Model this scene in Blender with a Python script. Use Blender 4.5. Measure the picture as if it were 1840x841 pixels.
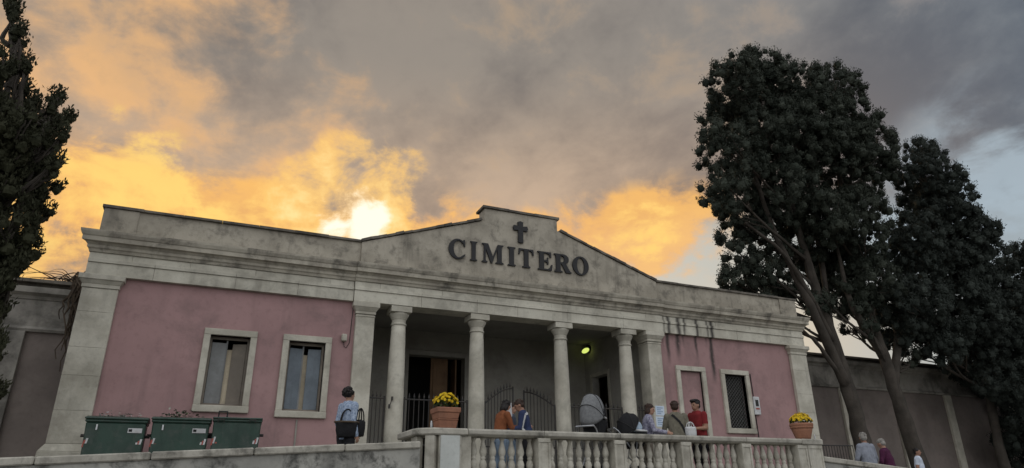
import bpy, bmesh, math, random
import numpy as np
from mathutils import Vector, Matrix, noise as mnoise
for o in list(bpy.data.objects): bpy.data.objects.remove(o)
random.seed(7); rng = np.random.default_rng(7)
S = bpy.context.scene; COL = S.collection
rad = math.radians

# ------------------------------------------------------------------ camera
EYE = np.array([0., 0., 1.6]); PPX, PPY, FPX = 920., 420.5, 1200.
_dx = np.array([2870., -441., -FPX]); _dx /= np.linalg.norm(_dx)
_dz = np.array([-35., 3040., -FPX]); _dz -= _dx*_dz.dot(_dx); _dz /= np.linalg.norm(_dz)
RC = np.array([_dx, np.cross(_dz, _dx), _dz])
cam_data = bpy.data.cameras.new('camera'); cam = bpy.data.objects.new('camera', cam_data); COL.objects.link(cam)
cam_data.sensor_width = 36.; cam_data.lens = FPX/1840.*36.; cam_data.clip_start = 0.05; cam_data.clip_end = 3000.
cam.matrix_world = Matrix([[*RC[0], 0.], [*RC[1], 0.], [*RC[2], 1.6], [0, 0, 0, 1]])
S.camera = cam
S.render.resolution_x, S.render.resolution_y = 1024, 468
def at(px, py, Y):
    """survey helper: the point of the plane at depth Y seen at photograph pixel px, py"""
    d = RC @ np.array([px-PPX, -(py-PPY), -FPX]); return EYE + d*(Y/d[1])

# ------------------------------------------------------------------ node helpers
class NT:
    def __init__(s, tree): s.t = tree; tree.nodes.clear()
    def n(s, typ, **kw):
        nd = s.t.nodes.new(typ)
        for k, v in kw.items(): setattr(nd, k, v)
        return nd
    def put(s, sock, v):
        if hasattr(v, 'is_output') or isinstance(v, bpy.types.NodeSocket): s.t.links.new(v, sock)
        else: sock.default_value = v
    def math(s, op, a, b=0., c=None, clamp=False):
        nd = s.n('ShaderNodeMath', operation=op); nd.use_clamp = clamp
        s.put(nd.inputs[0], a); s.put(nd.inputs[1], b)
        if c is not None: s.put(nd.inputs[2], c)
        return nd.outputs[0]
    def vmath(s, op, a, b=None):
        nd = s.n('ShaderNodeVectorMath', operation=op); s.put(nd.inputs[0], a)
        if b is not None: s.put(nd.inputs[1], b)
        return nd.outputs['Value'] if op in ('DOT_PRODUCT', 'LENGTH') else nd.outputs[0]
    def mix(s, f, a, b, blend='MIX'):
        nd = s.n('ShaderNodeMix', data_type='RGBA', blend_type=blend)
        s.put(nd.inputs[0], f)
        s.put(nd.inputs[6], a if not isinstance(a, tuple) else (*a[:3], 1.)); s.put(nd.inputs[7], b if not isinstance(b, tuple) else (*b[:3], 1.))
        return nd.outputs[2]
    def ss(s, v, lo, hi):                      # smoothstep, lo may exceed hi
        nd = s.n('ShaderNodeMapRange', interpolation_type='SMOOTHSTEP')
        s.put(nd.inputs[0], v)
        if lo < hi: nd.inputs[1].default_value, nd.inputs[2].default_value, nd.inputs[3].default_value, nd.inputs[4].default_value = lo, hi, 0., 1.
        else: nd.inputs[1].default_value, nd.inputs[2].default_value, nd.inputs[3].default_value, nd.inputs[4].default_value = hi, lo, 1., 0.
        return nd.outputs[0]
    def noise(s, vec, scale, detail=5., rough=.55, dist=0., out=0):
        nd = s.n('ShaderNodeTexNoise'); s.put(nd.inputs['Vector'], vec)
        nd.inputs['Scale'].default_value = scale; nd.inputs['Detail'].default_value = detail
        nd.inputs['Roughness'].default_value = rough; nd.inputs['Distortion'].default_value = dist
        return nd.outputs[out]
    def xyz(s, x, y, z):
        nd = s.n('ShaderNodeCombineXYZ'); s.put(nd.inputs[0], x); s.put(nd.inputs[1], y); s.put(nd.inputs[2], z); return nd.outputs[0]
    def sep(s, v):
        nd = s.n('ShaderNodeSeparateXYZ'); s.put(nd.inputs[0], v); return nd.outputs

# ------------------------------------------------------------------ sky and sun
SUN_AZ, SUN_EL = rad(9.2), rad(23.4)
SUN = Vector((math.cos(SUN_EL)*math.sin(SUN_AZ), math.cos(SUN_EL)*math.cos(SUN_AZ), math.sin(SUN_EL)))
world = bpy.data.worlds.new('World'); S.world = world; world.use_nodes = True
def build_sky():
    w = NT(world.node_tree)
    D = w.vmath('NORMALIZE', w.n('ShaderNodeTexCoord').outputs['Generated'])
    x, y, z = w.sep(D)
    zc = w.math('MAXIMUM', z, 0.)
    inv = w.math('DIVIDE', 1., w.math('ADD', zc, .22))
    Q = w.xyz(w.math('MULTIPLY', x, inv), w.math('MULTIPLY', y, inv), 3.7)
    W = w.noise(Q, 1.1, 3., .5, 0., 1)                                   # slow warp of the cloud deck
    Qw = w.vmath('ADD', Q, w.vmath('MULTIPLY', w.vmath('SUBTRACT', W, (.5, .5, .5)), (.5, .5, .3)))
    n1 = w.noise(w.vmath('MULTIPLY', Qw, (1.35, 1.0, 1.)), 1.25, 7., .52)
    n2 = w.noise(w.vmath('MULTIPLY', Qw, (1.2, 1.3, 1.)), 3.4, 8., .58, .12)
    n3 = w.noise(w.vmath('ADD', Qw, (5.3, 2.1, 0.)), 2.0, 7., .55, .2)
    n4 = w.noise(w.vmath('MULTIPLY', D, (1., 1., 1.25)), 11., 9., .60, .25)                # small cumulus lumps, even in all directions
    sd = w.vmath('DOT_PRODUCT', D, tuple(SUN))
    # cloud body: warm grey round the sunset, blue grey away from it
    puff = w.math('ADD', w.math('MULTIPLY', n2, .42), w.math('MULTIPLY', n4, .58))
    west = w.ss(sd, .55, .97)
    high = w.ss(zc, .38, .60)
    body = w.mix(west, (.142, .17, .205), w.mix(high, (.43, .325, .245), (.225, .205, .188)))
    shade = w.math('ADD', w.math('MULTIPLY', n1, .6), w.math('MULTIPLY', puff, .4))
    body = w.mix(w.ss(shade, .40, .60), w.mix(1., body, (.74, .745, .78), 'MULTIPLY'), w.mix(1., body, (1.38, 1.33, 1.25), 'MULTIPLY'))
    # peach light on the underside of the deck, stronger to the left
    pm = w.ss(w.vmath('DOT_PRODUCT', D, (-.24, .86, .45)), .80, .98)
    pv = w.math('ADD', w.math('ADD', w.math('MULTIPLY', n3, .6), w.math('MULTIPLY', puff, .4)), w.math('MULTIPLY', w.math('SUBTRACT', pm, 1.), .16))
    peach = w.math('MULTIPLY', w.ss(pv, .42, .55), pm)
    col = w.mix(w.math('MULTIPLY', peach, .8), body, w.mix(w.ss(puff, .40, .60), (.72, .44, .23), (.94, .52, .21)))
    # thin streaks of lighter cloud
    col = w.mix(w.math('MULTIPLY', w.ss(puff, .52, .66), .45), col, w.mix(west, (.26, .26, .28), (.52, .36, .22)))
    # clear openings: pale low sky and blue sky further right
    sky = w.n('ShaderNodeTexSky', sky_type='NISHITA'); sky.sun_disc = False
    sky.sun_elevation = SUN_EL; sky.sun_rotation = SUN_AZ; sky.air_density = 1.2; sky.dust_density = 1.4
    clear = w.mix(.75, w.mix(1., sky.outputs[0], (.055, .055, .055), 'MULTIPLY'), w.mix(w.ss(w.vmath('DOT_PRODUCT', D, (.40, .85, .34)), .86, .985), (.44, .50, .53), (.70, .66, .55)))
    a = w.math('ADD', zc, w.math('MULTIPLY', w.math('SUBTRACT', n3, .5), .13))
    low = w.math('MULTIPLY', w.ss(a, .40, .32), w.ss(w.vmath('DOT_PRODUCT', D, (.76, .60, .26)), .80, .96))
    col = w.mix(w.math('MULTIPLY', low, .92), col, clear)
    gap = w.math('MULTIPLY', w.ss(w.vmath('DOT_PRODUCT', D, (.845, .42, .33)), .985, .9985), w.ss(n2, .40, .60))
    col = w.mix(w.math('MULTIPLY', gap, .85), col, (.40, .48, .54))
    # pale haze low in the west, under the glow
    lowest = w.math('MULTIPLY', w.ss(zc, .30, .20), west)
    col = w.mix(w.math('MULTIPLY', lowest, .75), col, (.90, .68, .42))
    # orange rim of cloud lit from below, in a band over the horizon
    e2 = w.math('ADD', zc, w.math('MULTIPLY', w.math('SUBTRACT', n1, .5), .11))
    band = w.math('MULTIPLY', w.ss(e2, .45, .35), w.ss(e2, .27, .335))
    az = w.ss(w.vmath('DOT_PRODUCT', D, (.22, .89, .385)), .855, .94)
    bm = w.math('MULTIPLY', band, az)
    ov = w.math('ADD', puff, w.math('MULTIPLY', w.math('SUBTRACT', bm, 1.), .15))
    org = w.math('MULTIPLY', w.ss(ov, .33, .47), w.ss(bm, 0., .4))
    col = w.mix(w.math('MULTIPLY', org, .85), col, w.mix(w.ss(puff, .40, .58), (.88, .45, .16), (1.0, .54, .15)))
    hot = w.math('MULTIPLY', w.ss(ov, .49, .60), w.ss(bm, .1, .5))
    col = w.mix(w.math('MULTIPLY', hot, .95), col, (1.06, .68, .20))
    # left patch of deep gold just above the wall
    gm_ = w.ss(w.vmath('DOT_PRODUCT', D, (-.185, .932, .31)), .978, .998)
    gv = w.math('ADD', puff, w.math('MULTIPLY', w.math('SUBTRACT', gm_, 1.), .22))
    gl = w.math('MULTIPLY', w.ss(gv, .38, .50), w.ss(gm_, 0., .3))
    col = w.mix(w.math('MULTIPLY', gl, .85), col, w.mix(w.ss(puff, .42, .58), (.95, .49, .15), (1.05, .70, .20)))
    # the sun breaking through broken cloud
    gd = w.vmath('DOT_PRODUCT', D, (.155, .911, .382))                     # where the cloud is thinnest
    sm_ = w.ss(gd, .9865, .9996)
    sv = w.math('ADD', puff, w.math('MULTIPLY', w.math('SUBTRACT', sm_, 1.), .24))
    col = w.mix(w.math('MULTIPLY', w.math('MULTIPLY', w.ss(sv, .37, .50), w.ss(sm_, 0., .3)), .85), col, (1.03, .62, .19))
    col = w.mix(w.math('MULTIPLY', w.math('MULTIPLY', w.ss(sv, .46, .57), w.ss(sm_, 0., .3)), .9), col, (1.06, .82, .36))
    sm2 = w.ss(gd, .9965, .9998)
    sv2 = w.math('ADD', puff, w.math('MULTIPLY', w.math('SUBTRACT', sm2, 1.), .24))
    col = w.mix(w.math('MULTIPLY', w.ss(sv2, .42, .54), w.ss(sm2, 0., .3)), col, (1.10, 1.05, .86))
    # paler unseen sky, east and overhead behind the camera, brightened to light the facade
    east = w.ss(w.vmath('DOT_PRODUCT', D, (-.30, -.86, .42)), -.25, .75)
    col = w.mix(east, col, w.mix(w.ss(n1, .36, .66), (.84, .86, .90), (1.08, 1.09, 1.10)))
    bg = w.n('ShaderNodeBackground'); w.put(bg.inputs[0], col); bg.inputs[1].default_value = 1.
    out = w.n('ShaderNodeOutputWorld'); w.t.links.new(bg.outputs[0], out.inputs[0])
build_sky()
sl = bpy.data.lights.new('sun', 'SUN'); sl.energy = .5; sl.angle = rad(14.); sl.color = (1., .72, .45)
so = bpy.data.objects.new('sun', sl); COL.objects.link(so); so.rotation_euler = (-SUN).to_track_quat('-Z', 'Y').to_euler(); so.location = (0, 60, 40)
S.view_settings.view_transform = 'Standard'; S.view_settings.look = 'None'; S.view_settings.exposure = 0.; S.view_settings.gamma = 1.

# ------------------------------------------------------------------ materials
MATS = {}
def mat(name, c1, c2=None, scale=2., rough=.85, bump=.15, bscale=None, streak=None, dark=(.05, .048, .042), damt=0., dscale=.9, spec=.3, tint=0., extra=None, lo=.35, hi=.65, metal=0., sub=0., trans=0.):
    m = bpy.data.materials.new(name); m.use_nodes = True; w = NT(m.node_tree)
    P = w.n('ShaderNodeNewGeometry').outputs['Position']
    c2 = c2 or tuple(v*.8 for v in c1)
    col = w.mix(w.ss(w.noise(P, scale, 6., .6), lo, hi), c1, c2)
    fine = w.noise(P, scale*9., 4., .65)
    col = w.mix(w.math('MULTIPLY', w.ss(fine, .5, .75), .28), col, tuple(v*.55 for v in c2))
    if damt:                                          # weathering blotches
        col = w.mix(w.math('MULTIPLY', w.ss(w.noise(P, dscale, 8., .68, .3), .47, .68), damt), col, dark)
    if streak:                                        # runs of dirt, long in z
        V = w.vmath('MULTIPLY', P, (1., 1., .09)); sn = w.noise(V, streak[0], 5., .6)
        br = w.ss(w.noise(P, .7, 3., .5), .35, .65)
        col = w.mix(w.math('MULTIPLY', w.math('MULTIPLY', w.ss(sn, .50, .72), br), streak[1]), col, dark)
    if tint:
        r = w.n('ShaderNodeObjectInfo').outputs['Random']
        col = w.mix(1., col, w.mix(r, (1.-tint,)*3, (1.+tint,)*3), 'MULTIPLY')
    if extra: col = extra(w, P, col)
    b = w.n('ShaderNodeBsdfPrincipled'); w.put(b.inputs['Base Color'], col)
    b.inputs['Roughness'].default_value = rough; b.inputs['Specular IOR Level'].default_value = spec; b.inputs['Metallic'].default_value = metal
    if bump:
        bp = w.n('ShaderNodeBump'); bp.inputs['Strength'].default_value = bump; bp.inputs['Distance'].default_value = .02
        w.put(bp.inputs['Height'], w.noise(P, bscale or scale*7., 6., .65)); w.t.links.new(bp.outputs[0], b.inputs['Normal'])
    out = w.n('ShaderNodeOutputMaterial'); w.t.links.new(b.outputs[0], out.inputs[0])
    MATS[name] = m; return m
def runs(w, P, col):
    """dark dribbles of dirt below the frieze of the right wing"""
    x, y, z = w.sep(P)
    wob = w.math('MULTIPLY', w.math('SUBTRACT', w.noise(P, 2.2, 2.), .5), .12)
    xx = w.math('ADD', x, wob); tot = None
    for cx, wd, zb, k in ((12.84, .12, 5.2, .9), (13.22, .14, 5.35, .9), (13.45, .08, 5.8, .8), (13.93, .09, 5.4, .9), (14.52, .13, 4.7, .97), (14.35, .08, 5.85, .75), (12.65, .08, 5.6, .5)):
        d = w.ss(w.math('ABSOLUTE', w.math('SUBTRACT', xx, cx)), wd, 0.)
        v = w.math('MULTIPLY', d, w.math('MULTIPLY', w.ss(z, zb, zb+.7), k))
        tot = v if tot is None else w.math('MAXIMUM', tot, v)
    tot = w.math('MULTIPLY', tot, w.ss(w.noise(P, 9., 4.), .15, .45))
    return w.mix(tot, col, (.05, .045, .042))
STONE = mat('limestone', (.575, .548, .465), (.43, .405, .335), 1.6, .9, .25, streak=(2.6, .45), dark=(.16, .15, .125), damt=.35, dscale=1.3, tint=.05)
FRIEZE = mat('frieze_stone', (.61, .585, .495), (.48, .455, .38), 1.4, .9, .22, streak=(3.2, .5), dark=(.13, .12, .10), damt=.35, dscale=1.6, tint=.07, extra=runs)
PARA = mat('weathered_parapet', (.46, .42, .345), (.33, .30, .245), 1.1, .95, .4, streak=(4., .5), dark=(.075, .07, .06), damt=.5, dscale=3.2)
CORN = mat('weathered_cornice', (.48, .445, .365), (.34, .31, .255), 1.5, .95, .35, streak=(3.2, .7), dark=(.055, .052, .045), damt=.7, dscale=1.7)
CAPS = mat('dark_coping', (.20, .18, .15), (.10, .09, .078), 2.4, .95, .4, damt=.5, dark=(.03, .03, .026), tint=.12)
PINK = mat('pink_plaster', (.40, .252, .246), (.345, .216, .212), .8, .92, .10, bscale=14., streak=(2.6, .4), dark=(.19, .135, .13), damt=.5, dscale=.9, extra=runs)
GREYP = mat('grey_plaster', (.36, .34, .30), (.24, .225, .20), .9, .95, .3, streak=(1.8, .7), dark=(.06, .057, .05), damt=.7, dscale=.9)
BROWNP = mat('faded_pink_panel', (.225, .19, .17), (.17, .145, .13), .7, .95, .15, streak=(1.4, .5), dark=(.12, .10, .09), damt=.45, dscale=.6)
LOWW = mat('stained_render', (.42, .41, .37), (.29, .285, .26), 1.2, .95, .35, streak=(2., .75), dark=(.05, .05, .046), damt=.85, dscale=3.4)
BAL = mat('baluster_stone', (.56, .535, .46), (.41, .385, .32), 3., .9, .25, streak=(6., .5), dark=(.14, .13, .11), damt=.3, dscale=3., tint=.08)
RAIL = mat('rail_stone', (.50, .475, .41), (.36, .34, .29), 2.2, .92, .3, streak=(4., .4), dark=(.07, .066, .057), damt=.7, dscale=2.4, tint=.06)
INNER = mat('portico_plaster', (.41, .395, .355), (.33, .315, .28), .8, .95, .1, damt=.35, dark=(.16, .15, .135))
CEIL = mat('portico_ceiling', (.34, .33, .30), (.27, .26, .235), .8, .95, .08)
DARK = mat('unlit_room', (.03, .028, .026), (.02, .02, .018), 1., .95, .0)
IRON = mat('wrought_iron', (.03, .03, .031), (.05, .042, .036), 9., .6, .15, spec=.4)
LETTER = mat('black_letter', (.014, .014, .016), (.02, .02, .021), 4., .55, .05, spec=.35)
WOODG = mat('grey_shutter_wood', (.26, .27, .27), (.19, .195, .19), 1.4, .6, .1, streak=(5., .5), dark=(.12, .12, .115))
WOODB = mat('brown_shutter_wood', (.27, .235, .19), (.19, .165, .135), 1.5, .6, .1, streak=(6., .5), dark=(.10, .085, .07))
BLUEG = mat('blue_grey_shutter', (.18, .215, .245), (.13, .155, .18), 1.5, .5, .1, streak=(5., .5), dark=(.08, .095, .105))
DOORW = mat('brown_door_wood', (.20, .115, .055), (.13, .072, .035), 2., .55, .1, streak=(9., .5), dark=(.06, .035, .02))
CURT = mat('pale_inner_board', (.62, .54, .40), (.48, .41, .30), 2., .9, .1)
GREEN = mat('green_bin_plastic', (.026, .062, .045), (.020, .046, .034), 2.5, .42, .06, streak=(4., .25), dark=(.075, .085, .075), damt=.5, dscale=4., spec=.5)
BLACK = mat('black_rubber', (.02, .02, .02), (.03, .03, .03), 5., .6, .05)
WHITE = mat('white_sticker', (.62, .63, .64), (.50, .50, .50), 6., .5, 0.)
RED = mat('red_sticker', (.42, .10, .08), (.33, .09, .07), 6., .5, 0.)
BLUE = mat('blue_print', (.33, .43, .58), None, 6., .6, 0.)
PAPER = mat('paper_notice', (.62, .70, .80), (.52, .62, .74), 5., .8, 0.)
TERRA = mat('terracotta', (.36, .17, .105), (.27, .125, .08), 3.5, .85, .2, damt=.3, dark=(.17, .10, .075), dscale=4.)
SOIL = mat('soil', (.04, .03, .022), None, 10., .95, .4)
YEL = mat('yellow_petal', (.85, .64, .04), (.72, .50, .02), 9., .7, 0., tint=.2)
MUM = mat('flower_leaf', (.045, .075, .02), (.028, .05, .014), 9., .7, 0.)
BARK = mat('cypress_bark', (.085, .072, .06), (.052, .045, .037), 2.2, .95, 1., bscale=9., streak=(11., .85), dark=(.035, .03, .026))
LEAF1 = mat('cypress_foliage', (.052, .06, .046), (.03, .037, .028), 1.3, .8, 0., spec=.15, lo=.4, hi=.6)
LEAF2 = mat('dark_cypress_foliage', (.045, .054, .046), (.027, .033, .028), 1.3, .8, 0., spec=.15)
LEAF3 = mat('left_cypress_foliage', (.046, .048, .027), (.027, .029, .016), 1.3, .8, 0., spec=.15)
TWIG = mat('dry_creeper_stem', (.10, .075, .052), (.06, .045, .033), 4., .95, .2)
ASPH = mat('asphalt', (.055, .055, .055), (.042, .042, .042), 3., .92, .4, damt=.3, dark=(.03, .03, .03))
PAVE = mat('terrace_paving', (.30, .285, .25), (.22, .21, .185), 2., .9, .25, damt=.4, dark=(.12, .115, .10))
EARTH = mat('ground_earth', (.13, .115, .085), (.085, .08, .055), .6, .95, .4)
SKIN = mat('skin', (.42, .25, .18), (.38, .22, .155), 9., .55, .02)
SKIN2 = mat('tanned_skin', (.34, .19, .13), (.30, .165, .11), 9., .55, .02)
HBLK = mat('black_hair', (.012, .010, .010), (.022, .018, .016), 22., .5, .3)
HBRN = mat('brown_hair', (.055, .030, .020), (.03, .018, .013), 22., .5, .3)
HRED = mat('auburn_hair', (.20, .075, .035), (.13, .048, .024), 22., .5, .3)
HGRY = mat('grey_hair', (.34, .32, .29), (.22, .21, .19), 22., .6, .3)
def cloth(name, c, c2=None, sc=9.): return mat(name, c, c2 or tuple(v*.78 for v in c), sc, .9, .35, bscale=26.)
lamp_m = bpy.data.materials.new('lit_lamp_glass'); lamp_m.use_nodes = True
_w = NT(lamp_m.node_tree); _e = _w.n('ShaderNodeEmission'); _e.inputs[0].default_value = (.85, 1., .22, 1.); _e.inputs[1].default_value = .85
_w.t.links.new(_e.outputs[0], _w.n('ShaderNodeOutputMaterial').inputs[0])

# ------------------------------------------------------------------ mesh helpers
class MB:
    def __init__(s): s.v = []; s.f = []; s.mi = []; s.m = 0
    def face(s, idx): s.f.append(tuple(idx)); s.mi.append(s.m)
    def add(s, vs, fs):
        b = len(s.v); s.v.extend([tuple(map(float, p)) for p in vs])
        for f in fs: s.face([b+i for i in f])
        return s
    def box(s, x0, x1, y0, y1, z0, z1):
        return s.add([(x0, y0, z0), (x1, y0, z0), (x1, y1, z0), (x0, y1, z0), (x0, y0, z1), (x1, y0, z1), (x1, y1, z1), (x0, y1, z1)],
                     [(0, 3, 2, 1), (4, 5, 6, 7), (0, 1, 5, 4), (1, 2, 6, 5), (2, 3, 7, 6), (3, 0, 4, 7)])
    def frustum(s, b, t, z0, z1):            # b, t = (x0,x1,y0,y1)
        return s.add([(b[0], b[2], z0), (b[1], b[2], z0), (b[1], b[3], z0), (b[0], b[3], z0), (t[0], t[2], z1), (t[1], t[2], z1), (t[1], t[3], z1), (t[0], t[3], z1)],
                     [(0, 3, 2, 1), (4, 5, 6, 7), (0, 1, 5, 4), (1, 2, 6, 5), (2, 3, 7, 6), (3, 0, 4, 7)])
    def prism(s, poly, y0, y1):              # poly in xz, extruded in y
        n = len(poly)
        return s.add([(x, y0, z) for x, z in poly]+[(x, y1, z) for x, z in poly],
                     [tuple(range(n)), tuple(range(2*n-1, n-1, -1))]+[(i, i+n, (i+1) % n+n, (i+1) % n) for i in range(n)])
    def prismx(s, poly, x0, x1):             # poly in yz, extruded in x
        n = len(poly)
        return s.add([(x0, y, z) for y, z in poly]+[(x1, y, z) for y, z in poly],
                     [tuple(range(n)), tuple(range(2*n-1, n-1, -1))]+[(i, i+n, (i+1) % n+n, (i+1) % n) for i in range(n)])
    def prismz(s, poly, z0, z1):
        n = len(poly)
        return s.add([(x, y, z0) for x, y in poly]+[(x, y, z1) for x, y in poly],
                     [tuple(range(n-1, -1, -1)), tuple(range(n, 2*n))]+[(i, (i+1) % n, (i+1) % n+n, i+n) for i in range(n)])
    def lathe(s, prof, c=(0, 0, 0), n=16):   # prof = [(r,z)...]
        vs = []; fs = []
        for r, z in prof:
            for k in range(n): a = 2*math.pi*k/n; vs.append((c[0]+r*math.cos(a), c[1]+r*math.sin(a), c[2]+z))
        for j in range(len(prof)-1):
            for k in range(n): fs.append((j*n+k, j*n+(k+1) % n, (j+1)*n+(k+1) % n, (j+1)*n+k))
        fs.append(tuple(range(n-1, -1, -1))); fs.append(tuple((len(prof)-1)*n+k for k in range(n)))
        return s.add(vs, fs)
    def tube(s, pts, rs, n=8, flat=None, caps=True):
        pts = [Vector(p) for p in pts]
        if not isinstance(rs, (list, tuple)): rs = [rs]*len(pts)
        vs = []; fs = []; ref = Vector((0, 1, .01)) if flat is None else Vector(flat)
        for i, p in enumerate(pts):
            t = (pts[min(i+1, len(pts)-1)]-pts[max(i-1, 0)]).normalized()
            u = ref - t*ref.dot(t)
            if u.length < .05: u = Vector((1, 0, 0)) - t*t.x
            u.normalize(); v = t.cross(u); r = rs[i]; ra, rb = (r if isinstance(r, tuple) else (r, r))
            for k in range(n): a = 2*math.pi*k/n; vs.append(tuple(p+u*(rb*math.cos(a))+v*(ra*math.sin(a))))
        for j in range(len(pts)-1):
            for k in range(n): fs.append((j*n+k, j*n+(k+1) % n, (j+1)*n+(k+1) % n, (j+1)*n+k))
        if caps: fs.append(tuple(range(n-1, -1, -1))); fs.append(tuple((len(pts)-1)*n+k for k in range(n)))
        return s.add(vs, fs)
    def ball(s, c, r, n=12, m=8, jit=0.):
        rx, ry, rz = r if isinstance(r, tuple) else (r, r, r); vs = [(c[0], c[1], c[2]-rz)]; fs = []
        for j in range(1, m):
            th = math.pi*j/m
            for k in range(n):
                a = 2*math.pi*k/n; q = 1.+random.uniform(-jit, jit)
                vs.append((c[0]+q*rx*math.sin(th)*math.cos(a), c[1]+q*ry*math.sin(th)*math.sin(a), c[2]-q*rz*math.cos(th)))
        vs.append((c[0], c[1], c[2]+rz)); T = len(vs)-1
        for k in range(n): fs.append((0, 1+(k+1) % n, 1+k)); fs.append((T, 1+(m-2)*n+k, 1+(m-2)*n+(k+1) % n))
        for j in range(m-2):
            for k in range(n): fs.append((1+j*n+k, 1+j*n+(k+1) % n, 1+(j+1)*n+(k+1) % n, 1+(j+1)*n+k))
        return s.add(vs, fs)
    def xf(s, M):
        s.v = [tuple(M @ Vector(p)) for p in s.v]; return s
def wloc(o):
    p = Vector((0, 0, 0))
    while o: p += o.location; o = o.parent
    return p
def link(name, me, parent=None): 
    o = bpy.data.objects.new(name, me); COL.objects.link(o)
    if parent: o.parent = parent
    return o
def mesh_of(name, mb, mats, smooth=False, off=None):
    me = bpy.data.meshes.new(name); v = mb.v
    if off is not None: v = [(p[0]-off[0], p[1]-off[1], p[2]-off[2]) for p in v]
    me.from_pydata(v, [], mb.f)
    for m in (mats if isinstance(mats, (list, tuple)) else [mats]): me.materials.append(m)
    if any(mb.mi): me.polygons.foreach_set('material_index', mb.mi)
    if smooth: me.polygons.foreach_set('use_smooth', [True]*len(me.polygons))
    bm = bmesh.new(); bm.from_mesh(me); bmesh.ops.recalc_face_normals(bm, faces=bm.faces); bm.to_mesh(me); bm.free()
    me.update(); return me
def bev(o, w=.01, seg=1):
    m = o.modifiers.new('bevel', 'BEVEL'); m.width = w; m.segments = seg; m.limit_method = 'ANGLE'; m.angle_limit = rad(40); return o
def build(name, mb, mats, parent=None, smooth=False, bevel=0., local=False):
    """one mesh object; vertices come in world coordinates (or in the parent's own when local)"""
    off = None if (parent is None or local) else wloc(parent)
    o = link(name, mesh_of(name, mb, mats, smooth, off), parent)
    if bevel: bev(o, bevel)
    return o
def inst(name, me, parent, loc, rot=None, bevel=0.):
    o = link(name, me, parent); o.location = Vector(loc)-(wloc(parent) if parent else Vector((0, 0, 0)))
    if rot: o.rotation_euler = rot
    if bevel: bev(o, bevel)
    return o
def tag(o, label=None, cat=None, group=None, kind=None):
    if label: o['label'] = label
    if cat: o['category'] = cat
    if group: o['group'] = group
    if kind: o['kind'] = kind
    return o
def thing(name, loc, label, cat, group=None, rotz=0.):
    o = bpy.data.objects.new(name, None); o.empty_display_size = .2; COL.objects.link(o); o.location = loc; o.rotation_euler = (0, 0, rotz)
    return tag(o, label, cat, group)
def cells(mb, x0, x1, z0, z1, holes, y0, y1):
    xs = sorted({x0, x1, *[h[0] for h in holes], *[h[1] for h in holes]}); zs = sorted({z0, z1, *[h[2] for h in holes], *[h[3] for h in holes]})
    for i in range(len(xs)-1):
        run = None
        for j in range(len(zs)-1):
            cx, cz = (xs[i]+xs[i+1])/2, (zs[j]+zs[j+1])/2
            solid = not any(h[0] < cx < h[1] and h[2] < cz < h[3] for h in holes)
            if solid and run is None: run = zs[j]
            if run is not None and (not solid or j == len(zs)-2):
                mb.box(xs[i], xs[i+1], y0, y1, run, zs[j+1] if solid else zs[j]); run = None
    return mb

# ================================================================== THE SETTING
FL = 1.8            # terrace floor
DF = 16.8           # facade plane
DB = 11.2           # balustrade plane
tag(build('ground', MB().add([(-1500, -1500, 0), (1500, -1500, 0), (1500, 1500, 0), (-1500, 1500, 0)], [(0, 1, 2, 3)]), EARTH), kind='structure')
tag(build('road', MB().add([(-60, -8, .004), (80, -8, .004), (80, 9.0, .004), (-60, 9.0, .004)], [(0, 1, 2, 3)]), ASPH), kind='structure')
tag(build('kerb', MB().box(-60, 80, 9.0, 9.18, 0., .13), PAVE, bevel=.015), kind='structure')
tag(build('pavement', MB().box(-60, 80, 9.18, DB-.0, 0., .11), PAVE), kind='structure')
terr = tag(build('terrace', MB().box(-9., 12.45, DB+.02, 26., 0., FL), PAVE), kind='structure')
tag(build('earth_bank', MB().box(-70., -9.003, DB+.02, 30., 0., 1.5), EARTH), kind='structure')
tag(build('forecourt', MB().box(13.75, 80., DB+.02, 30., 0., 1.25), PAVE), kind='structure')
st = MB()
for i in range(4): st.box(12.453+i*.325, 12.453+(i+1)*.325-.001, DB+.33, 16.3, 0., FL-.11*(i+1))
tag(build('steps', st, PAVE, bevel=.012), kind='structure')
# ================================================================== THE GATEHOUSE
CX = 7.82; XL, XR = -2.86, 18.48; TOPW = 6.31
gh = thing('cemetery_gatehouse', (CX, DF, FL), 'long low pink and stone cemetery gatehouse with a columned porch and a stepped gable', 'building')
W1 = (-.28, .88, 3.46, 5.34); W2 = (1.47, 2.62, 3.40, 5.34); BD = (13.02, 14.14, FL, 5.34); W3 = (14.74, 15.88, 3.38, 5.33)
def opening(o, fr): return (o[0]+fr, o[1]-fr, o[2]+(fr if o[2] > FL+.1 else 0), o[3]-fr)
FR = .145
wl = build('wall', cells(MB(), XL+.05, 3.15, FL, TOPW+.1, [opening(W1, FR), opening(W2, FR)], DF, DF+.42), PINK, gh); wl['label'] = 'pink plaster wall of the left wing'
wr = build('wall', cells(MB(), 12.50, XR-.05, FL, TOPW+.1, [opening(BD, FR), opening(W3, FR)], DF, DF+.42), PINK, gh); wr['label'] = 'pink plaster wall of the right wing with dirt runs'
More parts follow.
